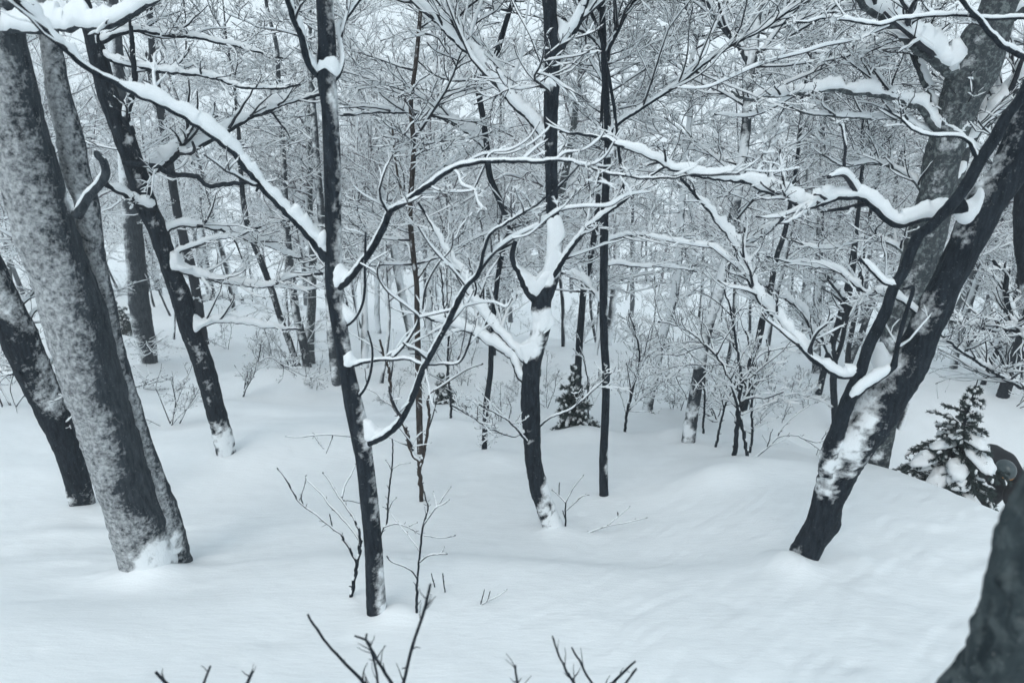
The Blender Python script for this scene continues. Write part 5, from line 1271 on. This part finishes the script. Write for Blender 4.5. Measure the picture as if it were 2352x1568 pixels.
def by_landmark(spots, what):
    """each one named by the traced tree it is seen beside and its turn in depth there"""
    key, cnt, out = [], {}, [None] * len(spots)
    for i, sp in sorted(enumerate(spots), key=lambda t: t[1][1]):
        px, _ = project(np.array([sp[0], sp[1], float(g(sp[0], sp[1], False)) + 1.5]))
        lx, nm = min(LANDMARKS, key=lambda l: abs(l[0] - px))
        k = (nm, 'left' if px < lx else 'right'); n_ = cnt.get(k, 0); cnt[k] = n_ + 1
        out[i] = f'{RANK[min(n_, 11)]} {what} seen just {k[1]} of {nm}'
    return out
used = []
lab = by_landmark(near_s, 'snowy woods tree')
place(protos, near_s, lambda i: lab[i], 'trees just behind the clearing', used)
place(protos, far_s, lambda i: 'hazy bare tree deep in the far woods', 'hazy trees in the far woods', used)
# trees to either side: the same woods go on there
side_s = [(-8.5, 6, 1.0, 1.0, 0), (-10, 11, 3.0, 1, 2), (9.5, 6.8, 4.0, 1, 1), (11.5, 9.8, 5.0, 1, 0)]
place(protos, side_s, lambda i: 'bare snowy tree flanking the clearing at the edge of the view', 'trees flanking the clearing', used)

# brush: low twiggy shrubs between the trunks
def make_brush(seed, H, n, sn=1.0, th=1.0):
    global rng
    keep = rng; rng = np.random.default_rng(seed)
    root = thing('brush_shrub', 'x', 'shrub', (0, 0, 0))
    k = 9; P = np.zeros((n, k, 3)); d = unit(np.stack([rng.normal(0, .45, n), rng.normal(0, .45, n), np.ones(n)], -1))
    P[:, 0] = rng.normal(0, 0.05, (n, 3)) * [1, 1, 0] - [0, 0, 0.1]
    L = H * rng.uniform(0.6, 1.1, n)
    for i in range(1, k):
        d = unit(d + rng.normal(0, 0.12, (n, 3)) * [1, 1, 0.4]); P[:, i] = P[:, i - 1] + d * (L / (k - 1))[:, None]
    R = th * 0.014 * np.linspace(1, 0.4, k)[None] * rng.uniform(0.7, 1.2, (n, 1))
    st = MB(); st.tubes(P, R, 5, 0); st.snow(P, R, R * 0.8 + 0.003, 4, 1); st.build('stems', [M_BARK, M_SNOW], root)
    cm = MB()
    b, rb = sprout(P, R, 7, (0.3, 0.6), 6, ang=(35, 65), up=0.15, flat=0.4, rmin=0.0055 * th, t0=0.2)
    c, rc = sprout(b, rb, 5, (0.3, 0.6), 5, ang=(30, 60), up=0.1, flat=0.4, rmin=0.0042 * th, t0=0.1)
    e, re_ = sprout(c, rc, 2.5, (0.35, 0.7), 4, ang=(30, 60), up=0.1, flat=0.4, rmin=0.0034 * th, t0=0.1)
    for q, (p, r) in enumerate(((b, rb), (c, rc), (e, re_))):
        cm.tubes(p, r, 3, 0, cap=False); kk = rng.random(len(p)) < 0.85 * sn ** 0.5
        cm.snow(p[kk], r[kk], (r[kk] * 1.0 + 0.006 * sn) * rng.uniform(0.4, 1.3, r[kk].shape), 4, 1)
    cm.build('twigs', [M_TWIG, M_SNOW], root, kind='stuff')
    rng = keep
    return root
brush = [make_brush(301, 2.0, 4), make_brush(302, 2.8, 3), make_brush(303, 1.5, 6), make_brush(304, 1.3, 4, 0.35, 0.6)]
bs = []
tries = 0
while len(bs) < 36 and tries < 4000:
    tries += 1
    y = 9.5 + 34 * prs.random() ** 1.3; x = prs.uniform(-0.82, 0.82) * (y + 1)
    if y < 13 and -0.55 < x / y < 0.30: continue
    if x > 4 and y < 13 and x < 9: continue
    if not clear_of(x, y, 0.9): continue
    taken.append((x, y)); bs.append((x, y, prs.uniform(0, 6.28), prs.uniform(0.7, 1.2), prs.randrange(3)))
for (px, py) in ((600,835),(520,800),(650,868),(1060,885),(1145,968),(1478,905),(1548,938),(1800,965),(1845,935),(1255,935),(1425,885),(905,935),(88,905),(30,880),(2150,830),(980,880),(1640,905),(1770,905),(1190,905),(720,905)):
    q_ = ground_hit(px, py); bs.append((q_[0], q_[1], prs.uniform(0, 6.28), prs.uniform(0.6, 1.05), 3))
blab = by_landmark(bs, 'low twiggy shrub')
place(brush, bs, lambda i: blab[i], 'twiggy shrubs between the trunks', used)

# far wooded slope, one mass in the haze
def far_forest():
    global rng
    keep = rng; rng = np.random.default_rng(77)
    n = 190
    y = 72 + 250 * rng.random(n) ** 1.4; x = rng.uniform(-0.95, 0.95, n) * y
    z = g(x, y, False)
    k = 7; H = rng.uniform(9, 15, n); P = np.zeros((n, k, 3)); P[:, 0] = np.stack([x, y, z - 0.5], -1)
    d = unit(np.stack([rng.normal(0, .05, n), rng.normal(0, .05, n), np.ones(n)], -1))
    for i in range(1, k):
        d = unit(d + rng.normal(0, .05, (n, 3))); P[:, i] = P[:, i - 1] + d * (H / (k - 1))[:, None]
    R = np.linspace(1, .25, k)[None] * rng.uniform(.10, .19, (n, 1))
    mb = MB(); mb.tubes(P, R, 4, 0)
    a, ra = sprout(P, R, 16, (0.14, 0.32), 5, ang=(35, 65), up=0.4, flat=0.0, rmin=0.04, t0=0.2, rr=(.3, .5))
    b, rb = sprout(a, ra, 4, (0.3, 0.6), 3, ang=(30, 60), up=0.2, flat=0.2, rmin=0.03)
    for p, r in ((a, ra), (b, rb)):
        mb.tubes(p, r, 3, 0, cap=False)
    mb.snow(a, ra, ra * 0.5 + 0.03, 3, 1)
    o = mb.build('forest', [M_FTWIG_HAZED, M_SNOW], kind='stuff'); o['label'] = 'pale bare forest covering the far slope in the haze'; o['category'] = 'forest'
    rng = keep
far_forest()

# ------------------------------------------------------------------ the snowy air
def haze():
    lo = np.array([-436, -436, -46.0]); hi = np.array([436, 436, 64.0])
    V = np.array([[x, y, z] for x in (lo[0], hi[0]) for y in (lo[1], hi[1]) for z in (lo[2], hi[2])])
    F = [(0, 1, 3, 2), (4, 6, 7, 5), (0, 4, 5, 1), (2, 3, 7, 6), (0, 2, 6, 4), (1, 5, 7, 3)]
    m = bpy.data.materials.new('haze'); m.use_nodes = True; nt = m.node_tree; nt.nodes.clear()
    out = nt.nodes.new('ShaderNodeOutputMaterial'); v = nt.nodes.new('ShaderNodeVolumePrincipled')
    v.inputs['Color'].default_value = (0.93, 0.95, 0.97, 1); v.inputs['Density'].default_value = HAZE
    v.inputs['Anisotropy'].default_value = 0.0
    nt.links.new(v.outputs[0], out.inputs['Volume'])
    mb = MB(); mb.add(V, F); o = mb.build('haze', [m], smooth=False, kind='stuff')
    o['label'] = 'thin falling-snow haze between the trees'; o['category'] = 'haze'
HAZE = 0.0026
if HAZE > 0: haze()
